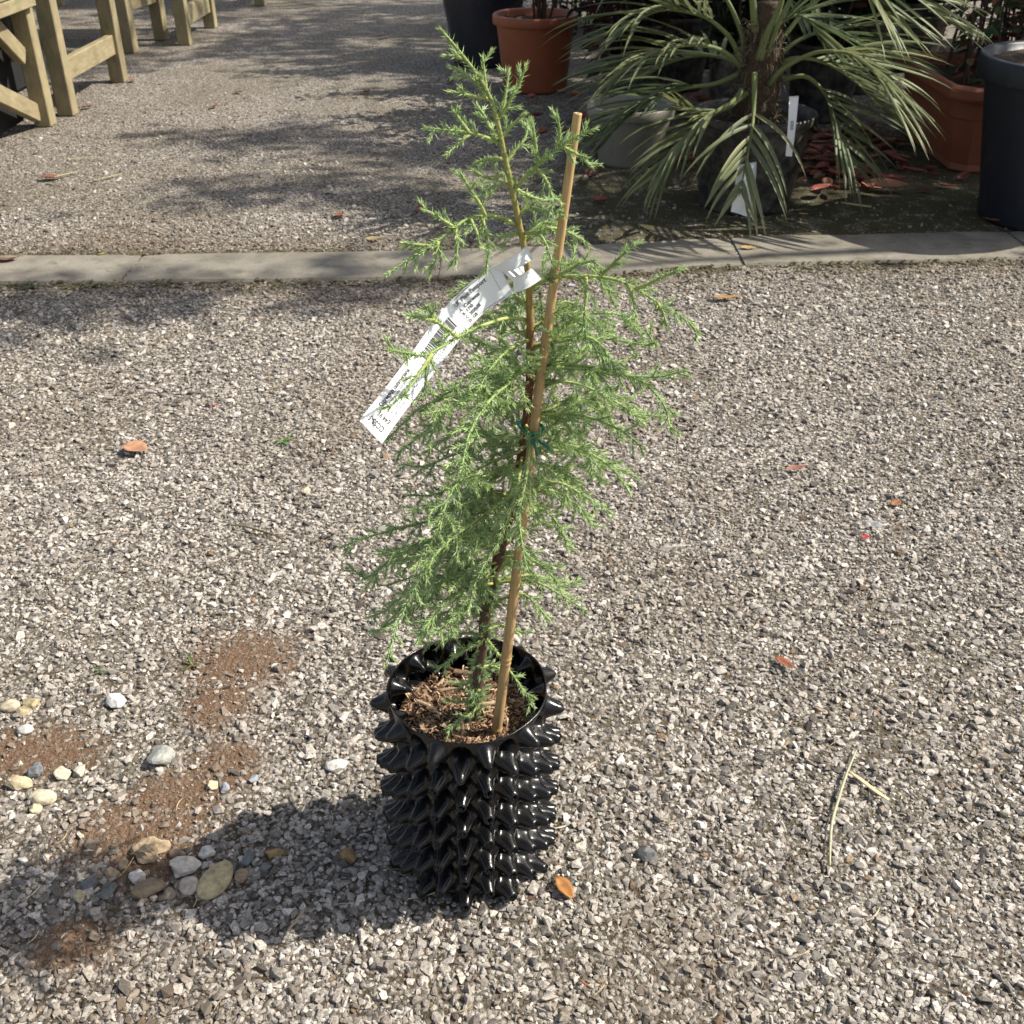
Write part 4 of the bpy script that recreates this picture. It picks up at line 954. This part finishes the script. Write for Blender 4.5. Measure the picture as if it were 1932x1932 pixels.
# ---------------------------------------------------------------- palm
palm = thing('palm', (PALM.x, PALM.y, .285), 'arching feather palm with grey-green fronds in the scuffed black nursery pot', 'palm')
PB = (PALM.x, PALM.y, .285)
mb = MB(); pts = [(PALM.x, PALM.y, .27), (PALM.x+.005, PALM.y, .36), (PALM.x+.012, PALM.y, .45), (PALM.x+.015, PALM.y, .56), (PALM.x+.015, PALM.y, .66)]
pa = catmull(pts, .02); tube(mb, pa, [.085-.045*i/len(pa)+.006*math.sin(i*2.1) for i in range(len(pa))], 16, cols=[(.10, .068, .042)]*len(pa))
M_TRUNK = mat_vcol('palm_trunk', .9, 1.0, 90, .01)
ptrunk = shift(mb, PB).build('trunk', M_TRUNK, palm, col=True)
mb = MB(); rp_ = random.Random(8)
for i in range(520):
    az = rp_.uniform(0, 6.28); z = rp_.uniform(.28, .60); r0 = .085-.05*(z-.27)/.39
    p = np.array([PALM.x+math.cos(az)*r0*.9, PALM.y+math.sin(az)*r0*.9, z]); d = np.array([math.cos(az)*rp_.uniform(.3, 1.2), math.sin(az)*rp_.uniform(.3, 1.2), rp_.uniform(-.6, 1.2)])
    q = [p, p+d*.02, p+d*.035+np.array([0, 0, -.01]), p+d*.045+np.array([0, 0, -.03])]; c = rp_.choice([(.15, .11, .075), (.25, .19, .13), (.09, .06, .04), (.34, .28, .20)])
    tube(mb, q, [.0014, .0012, .001, .0005], 3, col=c, cap=False)
fb = shift(mb, PB).build('fibre', M_BARK, ptrunk, col=True); fb['kind'] = 'stuff'
n_leaf = [0]
def frond(pts, L=.30, n=20, start=.3, r0=.0105, droop=.5, spread=55, W=.0175, single=True, asym=0, seed=1, pale=0., up=0.0, basecol=None):
    r = random.Random(seed); path = catmull(pts, .012); N2 = len(path)
    rach = MB(); cols = [lerp3(basecol or (.20, .235, .09), (.17, .21, .09), i/N2) for i in range(N2)]
    tube(rach, path, [r0*(1-.86*(i/N2)**.7) for i in range(N2)], 7, cols=cols)
    fr = shift(rach, PB).build('frond', M_BARK, palm, col=True); allm = MB()
    for sd in (-1, 1):
        for i in range(n):
            u = start+(1-start)*(i+r.uniform(-.2, .2)+.5)/n; u = min(.985, u); k = min(N2-2, max(1, int(u*N2))); t = unit(path[k+1]-path[k-1])
            side = np.cross(t, [0, 0, 1.]); side = unit(side) if np.linalg.norm(side) > .15 else unit(np.cross(t, [0, 1., 0])); upv = np.cross(side, t)
            an = R(spread*(1.1-.55*u)+r.gauss(0, 6)); d = t*math.cos(an)+side*sd*math.sin(an)+upv*(up+r.uniform(.1, .35))
            ln = L*(.75+.5*math.sin(math.pi*min(1, .25+.75*u)))*r.uniform(.8, 1.12)*(1-.3*max(0, u-.8)/.2)
            m_ = MB(); p = path[k].copy(); d = unit(d); sg = 7; st = ln/sg; v = []; gr = np.array([0, 0, -1.])
            base = r.choice([(.105, .145, .065), (.135, .175, .085), (.17, .205, .11), (.21, .235, .125)]); base = lerp3(base, (.30, .30, .13), pale*r.random())
            cl = []
            for q in range(sg+1):
                tt = q/sg; w = W*.5*(1-tt**2.2)*(.55+.45*min(1, tt*5)); sv = np.cross(d, upv); sv = unit(sv) if np.linalg.norm(sv) > 1e-3 else side; nv = np.cross(sv, d)
                v += [p+sv*w+nv*w*.7, p, p-sv*w+nv*w*.7]; c = lerp3(base, (.30, .22, .11), max(0, (tt-.86)/.14)*r.random()); cl += [c]*3
                p = p+d*st; d = unit(d+gr*droop*st/.25*(.35+.9*tt)+np.array([r.gauss(0, 1), r.gauss(0, 1), r.gauss(0, 1)])*.02)
            fs = [f for q in range(sg) for f in ((q*3, q*3+3, q*3+4, q*3+1), (q*3+1, q*3+4, q*3+5, q*3+2))]
            tgt = m_ if single and n_leaf[0] < 300 else allm
            b0 = len(tgt.v); tgt.add(v, fs); tgt.c[b0:] = cl
            if tgt is m_: n_leaf[0] += 1; shift(m_, PB).build('leaflet', M_LEAF, fr, col=True)
    if allm.v:
        o = shift(allm, PB).build('leaflets', M_LEAF, fr, col=True); o['kind'] = 'stuff'
    return fr
def Q(*a): return [atY(x, y, Yv) for x, y, Yv in a]
Yp = PALM.y
# the fronds that show most come first: their leaflets are single pieces
frond(Q((1424, 140, Yp-.08), (1423, 185, Yp-.16), (1421, 225, Yp-.24), (1415, 265, Yp-.31), (1405, 320, Yp-.38), (1395, 370, Yp-.43)), L=.26, n=8, start=.34, r0=.011, droop=1.0, spread=42, seed=1, pale=.8, W=.017)
frond(Q((1450, 160, Yp-.06), (1480, 128, Yp-.1), (1537, 100, Yp-.15), (1592, 99, Yp-.2), (1628, 117, Yp-.24), (1661, 153, Yp-.27), (1690, 210, Yp-.3)), L=.31, n=15, start=.45, droop=.4, spread=50, seed=2, pale=.5)
frond(Q((1400, 170, Yp-.06), (1385, 190, Yp-.12), (1362, 204, Yp-.18), (1332, 223, Yp-.24), (1292, 263, Yp-.3), (1262, 310, Yp-.34), (1248, 330, Yp-.36)), L=.25, n=15, start=.35, droop=.75, spread=30, seed=3, pale=.5)
frond(Q((1400, 120, Yp), (1385, 85, Yp), (1367, 60, Yp-.02), (1329, 32, Yp-.04), (1271, 19, Yp-.08), (1236, 23, Yp-.1), (1206, 38, Yp-.13), (1168, 66, Yp-.15)), L=.36, n=15, start=.35, droop=.6, spread=52, seed=4, pale=.25)
frond(Q((1395, 140, Yp+.02), (1350, 158, Yp), (1306, 164, Yp-.02), (1271, 173, Yp-.04), (1227, 193, Yp-.06), (1183, 223, Yp-.08), (1142, 262, Yp-.1)), L=.27, n=17, start=.3, droop=.75, spread=45, seed=5)
frond(Q((1475, 150, Yp+.02), (1520, 145, Yp), (1555, 175, Yp-.02), (1573, 219, Yp-.05), (1586, 260, Yp-.07), (1600, 310, Yp-.09)), L=.30, n=13, start=.35, droop=.35, spread=58, seed=6)
frond(Q((1445, 110, Yp-.04), (1480, 20, Yp-.1), (1540, -70, Yp-.2), (1600, -70, Yp-.3), (1640, -8, Yp-.36), (1660, 20, Yp-.38)), L=.38, n=17, start=.5, droop=.4, spread=42, seed=7, pale=.5)
frond(Q((1450, 75, Yp+.02), (1482, 38, Yp+.02), (1511, 30, Yp+.01), (1533, 47, Yp), (1545, 75, Yp)), L=.32, n=14, start=.3, droop=.2, spread=60, seed=8)
frond(Q((1433, 112, Yp-.05), (1445, 70, Yp-.06), (1470, 15, Yp-.08), (1500, -80, Yp-.12), (1560, -160, Yp-.2)), L=.36, n=16, start=.55, r0=.016, seed=9, spread=50)
frond(Q((1426, 60, Yp-.02), (1420, 0, Yp-.02), (1410, -120, Yp-.02), (1380, -230, Yp+.05)), L=.36, n=16, start=.5, r0=.016, seed=10, spread=50)
frond(Q((1400, 105, Yp+.02), (1402, 72, Yp+.03), (1372, 0, Yp+.04), (1320, -70, Yp+.05), (1240, -90, Yp+.03), (1170, -50, Yp)), L=.38, n=20, start=.45, seed=11, droop=.6, spread=50)
frond(Q((1405, 130, Yp+.05), (1370, 110, Yp+.12), (1320, 105, Yp+.2), (1260, 120, Yp+.26), (1210, 150, Yp+.3)), L=.28, n=15, start=.25, seed=12, droop=.4, spread=60)
frond(Q((1460, 120, Yp+.06), (1500, 80, Yp+.15), (1560, 60, Yp+.25), (1620, 80, Yp+.32), (1670, 120, Yp+.36)), L=.32, n=16, start=.3, seed=13, droop=.35, spread=60)
frond(Q((1440, 110, Yp+.05), (1450, 40, Yp+.12), (1460, -60, Yp+.25), (1480, -120, Yp+.45)), L=.36, n=14, start=.5, seed=14)
frond(Q((1450, 110, Yp+.03), (1520, 20, Yp+.1), (1600, -30, Yp+.15), (1700, -20, Yp+.15), (1780, 40, Yp+.1)), L=.34, n=18, start=.35, seed=15, droop=.45, spread=52, pale=.2)
frond(Q((1410, 175, Yp-.05), (1370, 205, Yp-.12), (1330, 215, Yp-.16), (1280, 200, Yp-.2)), L=.18, n=6, start=.4, seed=16, droop=.2, spread=35, pale=1.0)
frond(Q((1398, 125, Yp), (1360, 95, Yp-.05), (1310, 85, Yp-.1), (1250, 95, Yp-.16), (1190, 125, Yp-.2), (1150, 160, Yp-.22)), L=.30, n=16, start=.3, seed=17, droop=.5, spread=50, pale=.3)
frond(Q((1455, 130, Yp), (1500, 110, Yp-.02), (1560, 120, Yp-.03), (1620, 160, Yp-.04), (1660, 205, Yp-.04)), L=.26, n=14, start=.35, seed=18, droop=.4, spread=55, pale=.2)
# tags on the palm
def hang_tag(name, quad, Yv, label, mat, crumple=0, bar=True):
    P_ = [np.array(atY(x, y, Yv)) for x, y in quad]; rr_ = random.Random(len(label))
    ph = [rr_.uniform(0, 6) for _ in range(4)]
    def f(u, v):
        p = (P_[0]*(1-v)+P_[1]*v)*(1-u)+(P_[3]*(1-v)+P_[2]*v)*u
        return p+np.array([0, -.012*math.sin(u*2.4)-crumple*(math.sin(u*9+ph[0]+v*3)+.6*math.sin(v*8+ph[1]+u*5)), 0])
    c = P_[0]; t = thing(name, tuple(c), label, 'plant tag')
    st = shift(sheet(f, 22, 8, .0006), c).build('strip', mat, t)
    if bar:
        ik = MB()
        for k in range(7):
            u = .40+.02*k*1.1; a, b = (f(u, .3)+np.array([0, -.0014, 0]), f(u, .7)+np.array([0, -.0014, 0])); a2, b2 = (f(u+.011, .3)+np.array([0, -.0014, 0]), f(u+.011, .7)+np.array([0, -.0014, 0])); ik.add([a, b, b2, a2], [(0, 1, 2, 3)])
        shift(ik, c).build('barcode', M_INK2, st, smooth=False)
    return t
hang_tag('plant_tag', [(1489, 182), (1507, 181), (1493, 294), (1481, 293)], Yp-.245, 'white hanging plant tag on right rim of the palm pot', M_TAG)
hang_tag('plant_tag', [(1392, 312), (1428, 306), (1416, 408), (1378, 398)], Yp-.36, 'crumpled white label hanging behind drooping front palm frond', M_TAG, .005, False)

# ---------------------------------------------------------------- fallen leaves
def leaf_obj(p, L, W, col, label, rz, seed, group=None, name='fallen_leaf', cat='leaf', curl=.35, fold=.35, tilt=None):
    r = random.Random(seed); mb = MB(); n = 8
    for i in range(n+1):
        t = i/n; w = W*.5*math.sin(math.pi*(t*.96+.02))**.75*(1.15-.3*t)
        zc = L*curl*(t-.5)**2*r.uniform(.9, 1.1)
        for j in (-1, -.5, 0, .5, 1):
            k = r.uniform(.82, 1.15)*(.82 if j == 0 else 1)
            mb.v.append((L*(t-.5), w*j, zc+abs(j)**1.5*w*fold+.0006*math.sin(i*2+j*3))); mb.c.append(tuple(c*k for c in col))
    for i in range(n):
        for j in range(4): a = i*5+j; mb.f.append((a, a+5, a+6, a+1))
    tube(mb, [(L*.47, 0, L*curl*.22), (L*.60, .0, L*curl*.3), (L*.68, W*.06, L*curl*.2)], [.0009, .0007, .0005], 4, col=tuple(c*.7 for c in col))
    o = mb.build(name, M_DRYLEAF, col=True); md = o.modifiers.new('thick', 'SOLIDIFY'); md.thickness = .0004
    o.location = (p.x, p.y, float(ground_z(p.x, p.y))+.006+(L*.05)); o.rotation_euler = (r.uniform(-.2, .2), r.uniform(-.15, .15), rz) if tilt is None else (tilt[0], tilt[1], rz)
    return tag(o, label, cat, group)
leaf_obj(gp(258, 856), .060, .046, (.46, .25, .15), 'broad tan leaf lying alone on the left gravel', -.4, 1)
leaf_obj(gp(1065, 1684), .036, .019, (.36, .16, .045), 'shiny orange brown leaf beside the spiked pot', -1.0, 2, curl=.2)
leaf_obj(gp(1480, 1256), .040, .015, (.30, .11, .06), 'narrow red brown leaf on right gravel', -1.0, 3)
leaf_obj(gp(1500, 886), .045, .012, (.33, .15, .10), 'folded pinkish brown leaf on right gravel', .1, 4, fold=.8)
leaf_obj(gp(1368, 568), .075, .024, (.42, .22, .08), 'orange fern-like leaf in front of the kerb', .05, 5)
leaf_obj(gp(1690, 953), .025, .018, (.35, .16, .07), 'tiny orange leaf fragment on right gravel', .6, 6)
leaf_obj(gp(15, 497), .07, .035, (.19, .10, .07), 'curled dull brown leaf lying on the kerb', .2, 7, curl=.6)
leaf_obj(gp(190, 483), .03, .02, (.42, .42, .10), 'small yellow green leaf on the kerb edge', .4, 8)
leaf_obj(gp(97, 340), .07, .05, (.22, .09, .06), 'round reddish brown leaf beyond the kerb', .6, 9)
leaf_obj(gp(705, 455), .06, .025, (.42, .34, .17), 'pale straw coloured leaf just beyond the kerb', -.3, 10)
leaf_obj(gp(1632, 1017), .018, .008, (.45, .02, .03), 'tiny bright red petal on right gravel', .2, 11, name='fallen_petal', cat='petal')
leaf_obj(gp(405, 772), .018, .007, (.45, .03, .05), 'tiny crimson petal on left gravel', .1, 12, name='fallen_petal', cat='petal')
leaf_obj(gp(1115, 328), .06, .035, (.38, .22, .07), 'golden brown leaf beside the beige grey pot', .2, 13)
leaf_obj(gp(1135, 385), .08, .045, (.32, .085, .055), 'crumpled red leaf lying between kerb and beige grey pot', -.8, 14, curl=.7)
leaf_obj(gp(1670, 360), .16, .07, (.42, .20, .12), 'large pale curled leaf in front of the terracotta planter', -.35, 15, curl=.45, fold=.6)
leaf_obj(gp(1745, 362), .05, .03, (.40, .04, .06), 'crimson leaf flat on mossy ground by big tub', -.4, 16)
leaf_obj(gp(1785, 354), .08, .025, (.36, .05, .07), 'long crimson leaf flat on mossy ground by big tub', -.05, 17)
leaf_obj(gp(1410, 475), .05, .022, (.46, .30, .15), 'tan leaf on mossy strip behind the kerb', -.1, 18)
leaf_obj(gp(1885, 424), .12, .05, (.33, .12, .06), 'rust coloured leaf tucked under the big tub', -.3, 19)
RED = [(.22, .07, .045), (.17, .06, .04), (.30, .12, .075), (.12, .045, .03), (.34, .17, .11), (.27, .075, .06)]
rl = random.Random(9); cnt = 0
zones = [(1500, 250, 1700, 345, 110), (1110, 165, 1330, 300, 56), (1510, 330, 1640, 375, 14), (1240, 250, 1330, 330, 16), (1000, 180, 1130, 260, 12), (1090, 340, 1120, 352, 2), (1720, 320, 1850, 345, 8)]
for (x0, y0, x1, y1, k) in zones:
    for i in range(k):
        p = gp(rl.uniform(x0, x1), rl.uniform(y0, y1))
        if (Vector((p.x, p.y))-Vector((PALM.x, PALM.y))).length < .19 or (Vector((p.x, p.y))-Vector((.468, 4.46))).length < .15: continue
        if p.x > 1.63 and p.y > 4.2: continue
        o = leaf_obj(p, rl.uniform(.05, .10), rl.uniform(.025, .05), rl.choice(RED), 'dry red leaf littering the ground around the palm pot', rl.uniform(0, 6.28), 200+cnt, 'red leaves fallen around the palm pot', curl=rl.uniform(.2, .9), fold=rl.uniform(.3, 1.1)); o.location.z += rl.uniform(0, .02); cnt += 1
far = [(250, 155), (210, 157), (165, 205), (405, 205), (450, 178), (850, 158), (795, 400), (640, 410), (120, 175), (690, 178)]
for i, (x, y) in enumerate(far):
    leaf_obj(gp(x, y), .06, .035, rl.choice(RED), 'scattered small dry leaf on shaded tarmac near the wooden benches' if x < 600 else 'small dry leaf on tarmac beyond the kerb', rl.uniform(0, 6.28), 400+i, 'dry leaves near the benches' if x < 600 else 'dry leaves beyond the kerb')
# straws and twigs that can be told apart
def stick(pts, r, col, label, name='straw', cat='straw', flat=1.0):
    P_ = [gp(x, y) for x, y in pts]; P_ = [Vector((p.x, p.y, float(ground_z(p.x, p.y))+.0075+r)) for p in P_]
    mb = MB(); pa = catmull(P_, .006); n = len(pa); tube(mb, pa, [r*(.5+.5*(1-abs(2*i/n-1)**3)) for i in range(n)], 6, col=col)
    mb.v = [(x, y, pz+(z-pz)*flat) for (x, y, z), pz in zip(mb.v, np.repeat(pa[:, 2], 6))]
    shift(mb, P_[0]); o = mb.build(name, M_BARK, col=True); o.location = P_[0]; return tag(o, label, cat)
stick([(1614, 1424), (1598, 1462), (1582, 1510), (1568, 1560), (1564, 1600), (1563, 1645)], .0021, (.42, .40, .27), 'long grey-green dry stalk lying on right gravel', 'dry_stalk', 'stalk')
stick([(1600, 1466), (1625, 1485), (1650, 1505), (1674, 1521)], .0038, (.60, .50, .31), 'broad flat straw crossing the dry stalk', flat=.25)
stick([(770, 1706), (800, 1699), (835, 1690)], .0014, (.50, .42, .28), 'pale root fibre at front foot of the spiked pot', 'root', 'root')
stick([(545, 1765), (565, 1740), (577, 1725)], .002, (.42, .30, .20), 'short brown twig on gravel in front of the pot shadow', 'twig', 'twig')
stick([(1585, 388), (1610, 392), (1643, 396)], .004, (.50, .42, .24), 'pale twig on mossy ground right of the palm pot', 'twig', 'twig')
stick([(102, 340), (125, 334), (148, 329)], .005, (.45, .40, .22), 'flat pale straw beside round leaf beyond the kerb', flat=.3)
stick([(128, 305), (150, 302), (192, 299)], .003, (.42, .36, .2), 'thin straw on tarmac nearest the wooden bench', flat=.4)
stick([(175, 345), (205, 338), (232, 331)], .003, (.42, .36, .2), 'thin straw on tarmac between bench and kerb', flat=.4)
stick([(430, 998), (470, 1003), (530, 1020)], .0018, (.12, .10, .05), 'dark thin twig on left gravel', 'twig', 'twig')
stick([(505, 745), (535, 733), (560, 730)], .0015, (.30, .24, .14), 'thin twig on left gravel above the tan leaf', 'twig', 'twig')
stick([(1090, 1855), (1100, 1863), (1112, 1870)], .0013, (.36, .13, .05), 'orange pine needle on front gravel', 'pine_needle', 'needle')
# small weeds
def weed(px, py, n, L, label, seed, col=(.16, .22, .07)):
    p = gp(px, py); r = random.Random(seed); mb = MB(); 
    for i in range(n):
        az = r.uniform(0, 6.28); leaf(mb, (0, 0, 0), (math.cos(az), math.sin(az), r.uniform(.2, 1.0)), (0, 0, 1), L*r.uniform(.5, 1.1), L*.22, tuple(c*r.uniform(.7, 1.2) for c in col), .4)
    o = mb.build('weed', M_LEAF, smooth=False, col=True); o.location = (p.x, p.y, float(ground_z(p.x, p.y))+.002); return tag(o, label, 'weed')
weed(535, 838, 12, .03, 'tiny green weed on left gravel near the tan leaf', 1)
weed(365, 1258, 10, .022, 'small olive weed tuft beside the reddish soil', 2, (.14, .14, .05))
weed(192, 1268, 8, .016, 'tiny pale weed at left of the reddish soil', 3)
weed(1000, 975, 8, .014, 'tiny weed in gravel behind the conifer', 4)
for i, (x, y) in enumerate(((130, 545), (175, 543), (55, 546))): weed(x, y, 14, .03, ['moss tuft against left kerb joint', 'pale green moss tuft in front of the kerb', 'short moss tuft at end of the kerb run'][i], 10+i, (.13, .15, .05))
sp_ = thing('sprout', (1.70, 3.60, .49), 'tiny green sprout growing at edge of the big tub', 'sprout'); mb = MB()
for i in range(9): leaf(mb, (0, 0, .0), (math.cos(i*2.4), math.sin(i*2.4), .5), (0, 0, 1), .03, .014, (.18, .30, .07), .2)
mb.build('leaves', M_LEAF, sp_, smooth=False, col=True)
mb = MB(); tube(mb, [(0, 0, -.01), (0, 0, .004)], .002, 5); mb.build('stem', M_LEAF, sp_, col=True)

# ---------------------------------------------------------------- wooden benches
def mat_wood():
    m, n, l, b = newmat('treated_timber'); co = objco(n); oi = n.new('ShaderNodeObjectInfo')
    ad = n.new('ShaderNodeVectorMath'); ad.operation = 'ADD'; l.new(co, ad.inputs[0]); l.new(oi.outputs['Random'], ad.inputs[1])
    mp = n.new('ShaderNodeMapping'); mp.inputs['Scale'].default_value = (.25, 1, 1); l.new(ad.outputs[0], mp.inputs[0])
    f = noise_t(n, l, 60, 6, mp.outputs[0]); g = noise_t(n, l, 6, 5, ad.outputs[0])
    c = mix(n, l, .7, ramp(n, l, g, [(.25, (.19, .155, .085)), (.55, (.30, .25, .15)), (.8, (.24, .225, .11))]), ramp(n, l, f, [(.3, (.62, .60, .55)), (.65, (1.1, 1.1, 1.05))]), 'MULTIPLY')
    gr_ = noise_t(n, l, 5, 4, ad.outputs[0]); c = mix(n, l, ramp(n, l, gr_, [(.55, (0, 0, 0)), (.75, (.6, .6, .6))]), c, (.13, .15, .06))
    l.new(c, b.inputs['Base Color']); b.inputs['Roughness'].default_value = .75; bump(n, l, f, .3, .002, b); return m
M_WOOD = mat_wood(); M_SHADE_SHEET = mat_simple('black_shade_sheet', (.006, .006, .006), (.012, .012, .012), 40, .85, .3, .002)  # near-black colour stands in for the shade under the benches
def wpart(root, nm, p, q, wd, th, up=(0, 0, 1)):
    """board laid out along its local X so that the grain runs lengthwise"""
    p = np.array(p, float); q = np.array(q, float); Xa = unit(q-p); Ya = unit(np.cross(np.array(up, float), Xa)); Za = np.cross(Xa, Ya)
    mb = MB(); box(mb, (0, 0, 0), (np.linalg.norm(q-p), th, wd), bev=.004)
    o = mb.build(nm, M_WOOD, root, smooth=False)
    from mathutils import Matrix
    c = (p+q)/2; m = Matrix(((Xa[0], Ya[0], Za[0], c[0]), (Xa[1], Ya[1], Za[1], c[1]), (Xa[2], Ya[2], Za[2], c[2]), (0, 0, 0, 1))); o.matrix_local = m; return o
def bench(loc, ln, dp, label, ht=.62, rail=(.14, .235), rz=0, leg=.075, aprons=False, braces=False, rail_in=0.0, shade_sheet=0):
    """right end of the bench lies at local x=0; it runs to -x; depth along +y"""
    t = thing('timber_bench', (loc[0], loc[1], 0), label, 'bench', 'display benches along the yard' if False else None, rz)
    for lx in (-leg/2, -ln+leg/2):
        for ly in (leg/2, dp-leg/2): wpart(t, 'leg', (lx, ly, .001), (lx, ly, ht-.03), leg, leg, up=(1, 0, 0))
    for lx in ((-leg/2, -ln+leg/2) if not braces else ()): wpart(t, 'rail', (lx+rail_in, leg, sum(rail)/2), (lx+rail_in, dp-leg, sum(rail)/2), rail[1]-rail[0], .038)
    for ly in (leg*1.3, dp-leg*1.3): wpart(t, 'rail', (-leg, ly, ht-.09), (-ln+leg, ly, ht-.09), .11, .035)
    nb = int(dp/.12)
    for i in range(nb):
        wpart(t, 'top_board', (.03, (i+.5)*dp/nb, ht-.015), (-ln-.03, (i+.5)*dp/nb, ht-.015), dp/nb-.008, .03, up=(0, 1, 0))
    if aprons:
        for i in range(3): wpart(t, 'apron_board', (.018, -.02, .50+i*.055+.02), (.018, dp-.03, .50+i*.055+.02), .052, .028)
    if shade_sheet:  # added black sheets, put in to darken the space under the bench
        mb = MB(); box(mb, (shade_sheet, dp/2, ht/2-.03), (.006, dp-.05, ht-.1), bev=.001); mb.build('shade_sheet', M_SHADE_SHEET, t, smooth=False)
        mb = MB(); box(mb, ((shade_sheet-ln)/2, dp-.05, ht/2-.03), (ln+shade_sheet-.1, .006, ht-.1), bev=.001); mb.build('shade_sheet', M_SHADE_SHEET, t, smooth=False)
    if braces:
        wpart(t, 'brace', (-leg/2-.02, dp-.09, .30), (-leg/2-.02, dp-.48, .58), .075, .04)
        wpart(t, 'brace', (-leg/2-.02, dp-.07, .06), (-leg/2-.02, dp-.62, .30), .075, .04)
    return t
LB = gp(90, 237); bench((LB.x+.03, LB.y-.86, 0), 1.3, .9, 'nearest wooden bench with boarded end and diagonal braces', ht=.66, rail=(.36, .44), aprons=True, braces=True, shade_sheet=-.14)
LA = gp(128, 218); bench((LA.x+.035, LA.y-.02, 0), 1.3, .86, 'wooden bench with wide bottom rail behind the braced bench', ht=.66, shade_sheet=-.45)
LD = gp(150, 103); bench((LD.x+.32, LD.y+.02, 0), 1.1, .55, 'shadowed wooden bench set back between two others', ht=.62, rail=(.22, .31), rz=-.12)
LF = gp(352, 85); bench((LF.x+.03, LF.y-.03, 0), 1.5, .75, 'grey weathered bench standing farthest along the row', ht=.66, rail=(.10, .21))
LG = gp(492, 12); bench((LG.x+.03, LG.y, 0), 1.6, .8, 'dim wooden bench in deep shade beyond the row', ht=.66)

# ---------------------------------------------------------------- trees beside the yard that shade its far half
COT = 1/math.tan(R(SUN_EL))
def shadow_at(gx_, gy_, z):   # where something at height z must be to shade the ground point
    return np.array([gx_+z*COT*math.cos(R(SUN_AZ)), gy_+z*COT*math.sin(R(SUN_AZ)), z])
def shade_tree(base, blobs, label, seed, nl=3800, L=.11):
    r = random.Random(seed); t = thing('yard_tree', tuple(base), label, 'tree'); st = MB(); fo = MB(); b = np.array(base, float)
    cen = np.mean([c for c, *_ in blobs], axis=0); fork = b+np.array([0, 0, cen[2]*.45])
    tube(st, catmull([b+np.array([0, 0, -.05]), b+np.array([.05, 0, cen[2]*.2]), fork], .15), .11, 9, col=(.09, .07, .05))
    tot = sum(w_ for *_, w_ in blobs)
    for c, rx, ry, rz_, w_ in blobs:
        tube(st, catmull([fork, (fork+c)/2+np.array([0, 0, .15]), c], .12), [.055*(1-.8*k/20) if k < 20 else .012 for k in range(len(catmull([fork, (fork+c)/2+np.array([0, 0, .15]), c], .12)))], 6, col=(.09, .07, .05))
        n = int(nl*w_/tot); cl = [c+np.array([r.gauss(0, .5)*rx, r.gauss(0, .5)*ry, r.gauss(0, .5)*rz_]) for _ in range(max(3, n//26))]
        for q in cl: tube(st, [c, (c+q)/2+np.array([0, 0, .05]), q], [.012, .008, .004], 4, col=(.08, .065, .045), cap=False)
        for i in range(n):
            q = r.choice(cl)+np.array([r.gauss(0, .11), r.gauss(0, .11), r.gauss(0, .09)])
            leaf(fo, q, (r.gauss(0, 1), r.gauss(0, 1), r.gauss(-.3, .6)), (r.gauss(0, .6), r.gauss(0, .6), 1), L*r.uniform(.7, 1.25), L*.55, tuple(k*r.uniform(.7, 1.2) for k in (.05, .10, .03)), .2, seg=2)
    shift(st, base).build('trunk', M_BARK, t, col=True); f_ = shift(fo, base).build('crown', M_LEAF, t, smooth=False, col=True); f_['kind'] = 'stuff'
BL = lambda gx_, gy_, z, rx, ry, rz_, w_: (shadow_at(gx_, gy_, z), rx, ry, rz_, w_)
shade_tree((6.0, 5.4, 0), [BL(1.0, 4.6, 3.6, .7, .55, .4, 1.2), BL(1.9, 4.9, 3.9, .8, .7, .5, 1.5), BL(.5, 5.4, 4.2, .8, .6, .5, 1.2), BL(1.5, 6.0, 4.4, .9, .7, .5, 1.2), BL(2.3, 4.0, 3.4, .7, .4, .4, .8), BL(1.6, 3.7, 3.2, .4, .15, .3, .12)], 'broad leafy tree outside the yard edge shading the potted plants', 1, 8200)
shade_tree((5.6, 8.6, 0), [BL(-.3, 6.6, 4.2, .9, .6, .5, 1.2), BL(-1.2, 7.6, 4.8, 1.0, .8, .5, 1.3), BL(.6, 7.8, 4.4, 1., .8, .5, 1.2), BL(-.6, 9.0, 4.6, 1.3, .8, .6, 1.2), BL(-2.6, 8.8, 5.6, 1.2, .9, .6, 1.1), BL(-2.7, 6.6, 5.8, .7, .7, .5, .5)], 'tall leafy tree outside the yard shading its far end', 2, 7000)
shade_tree((5.2, 4.0, 0), [BL(-.35, 4.55, 4.8, .45, .16, .25, .42), BL(-1.0, 4.9, 5.2, .4, .14, .25, .3), BL(-.1, 3.95, 4.6, .4, .14, .25, .3), BL(-.9, 4.05, 5.3, .5, .1, .2, .25), BL(-1.35, 2.9, 5.0, .55, .28, .2, .42), BL(.25, 5.1, 4.4, .5, .2, .3, .4), BL(-.5, 3.05, 5.2, .4, .14, .2, .14)], 'slender sparse tree outside the yard casting dappled patches', 3, 1500)
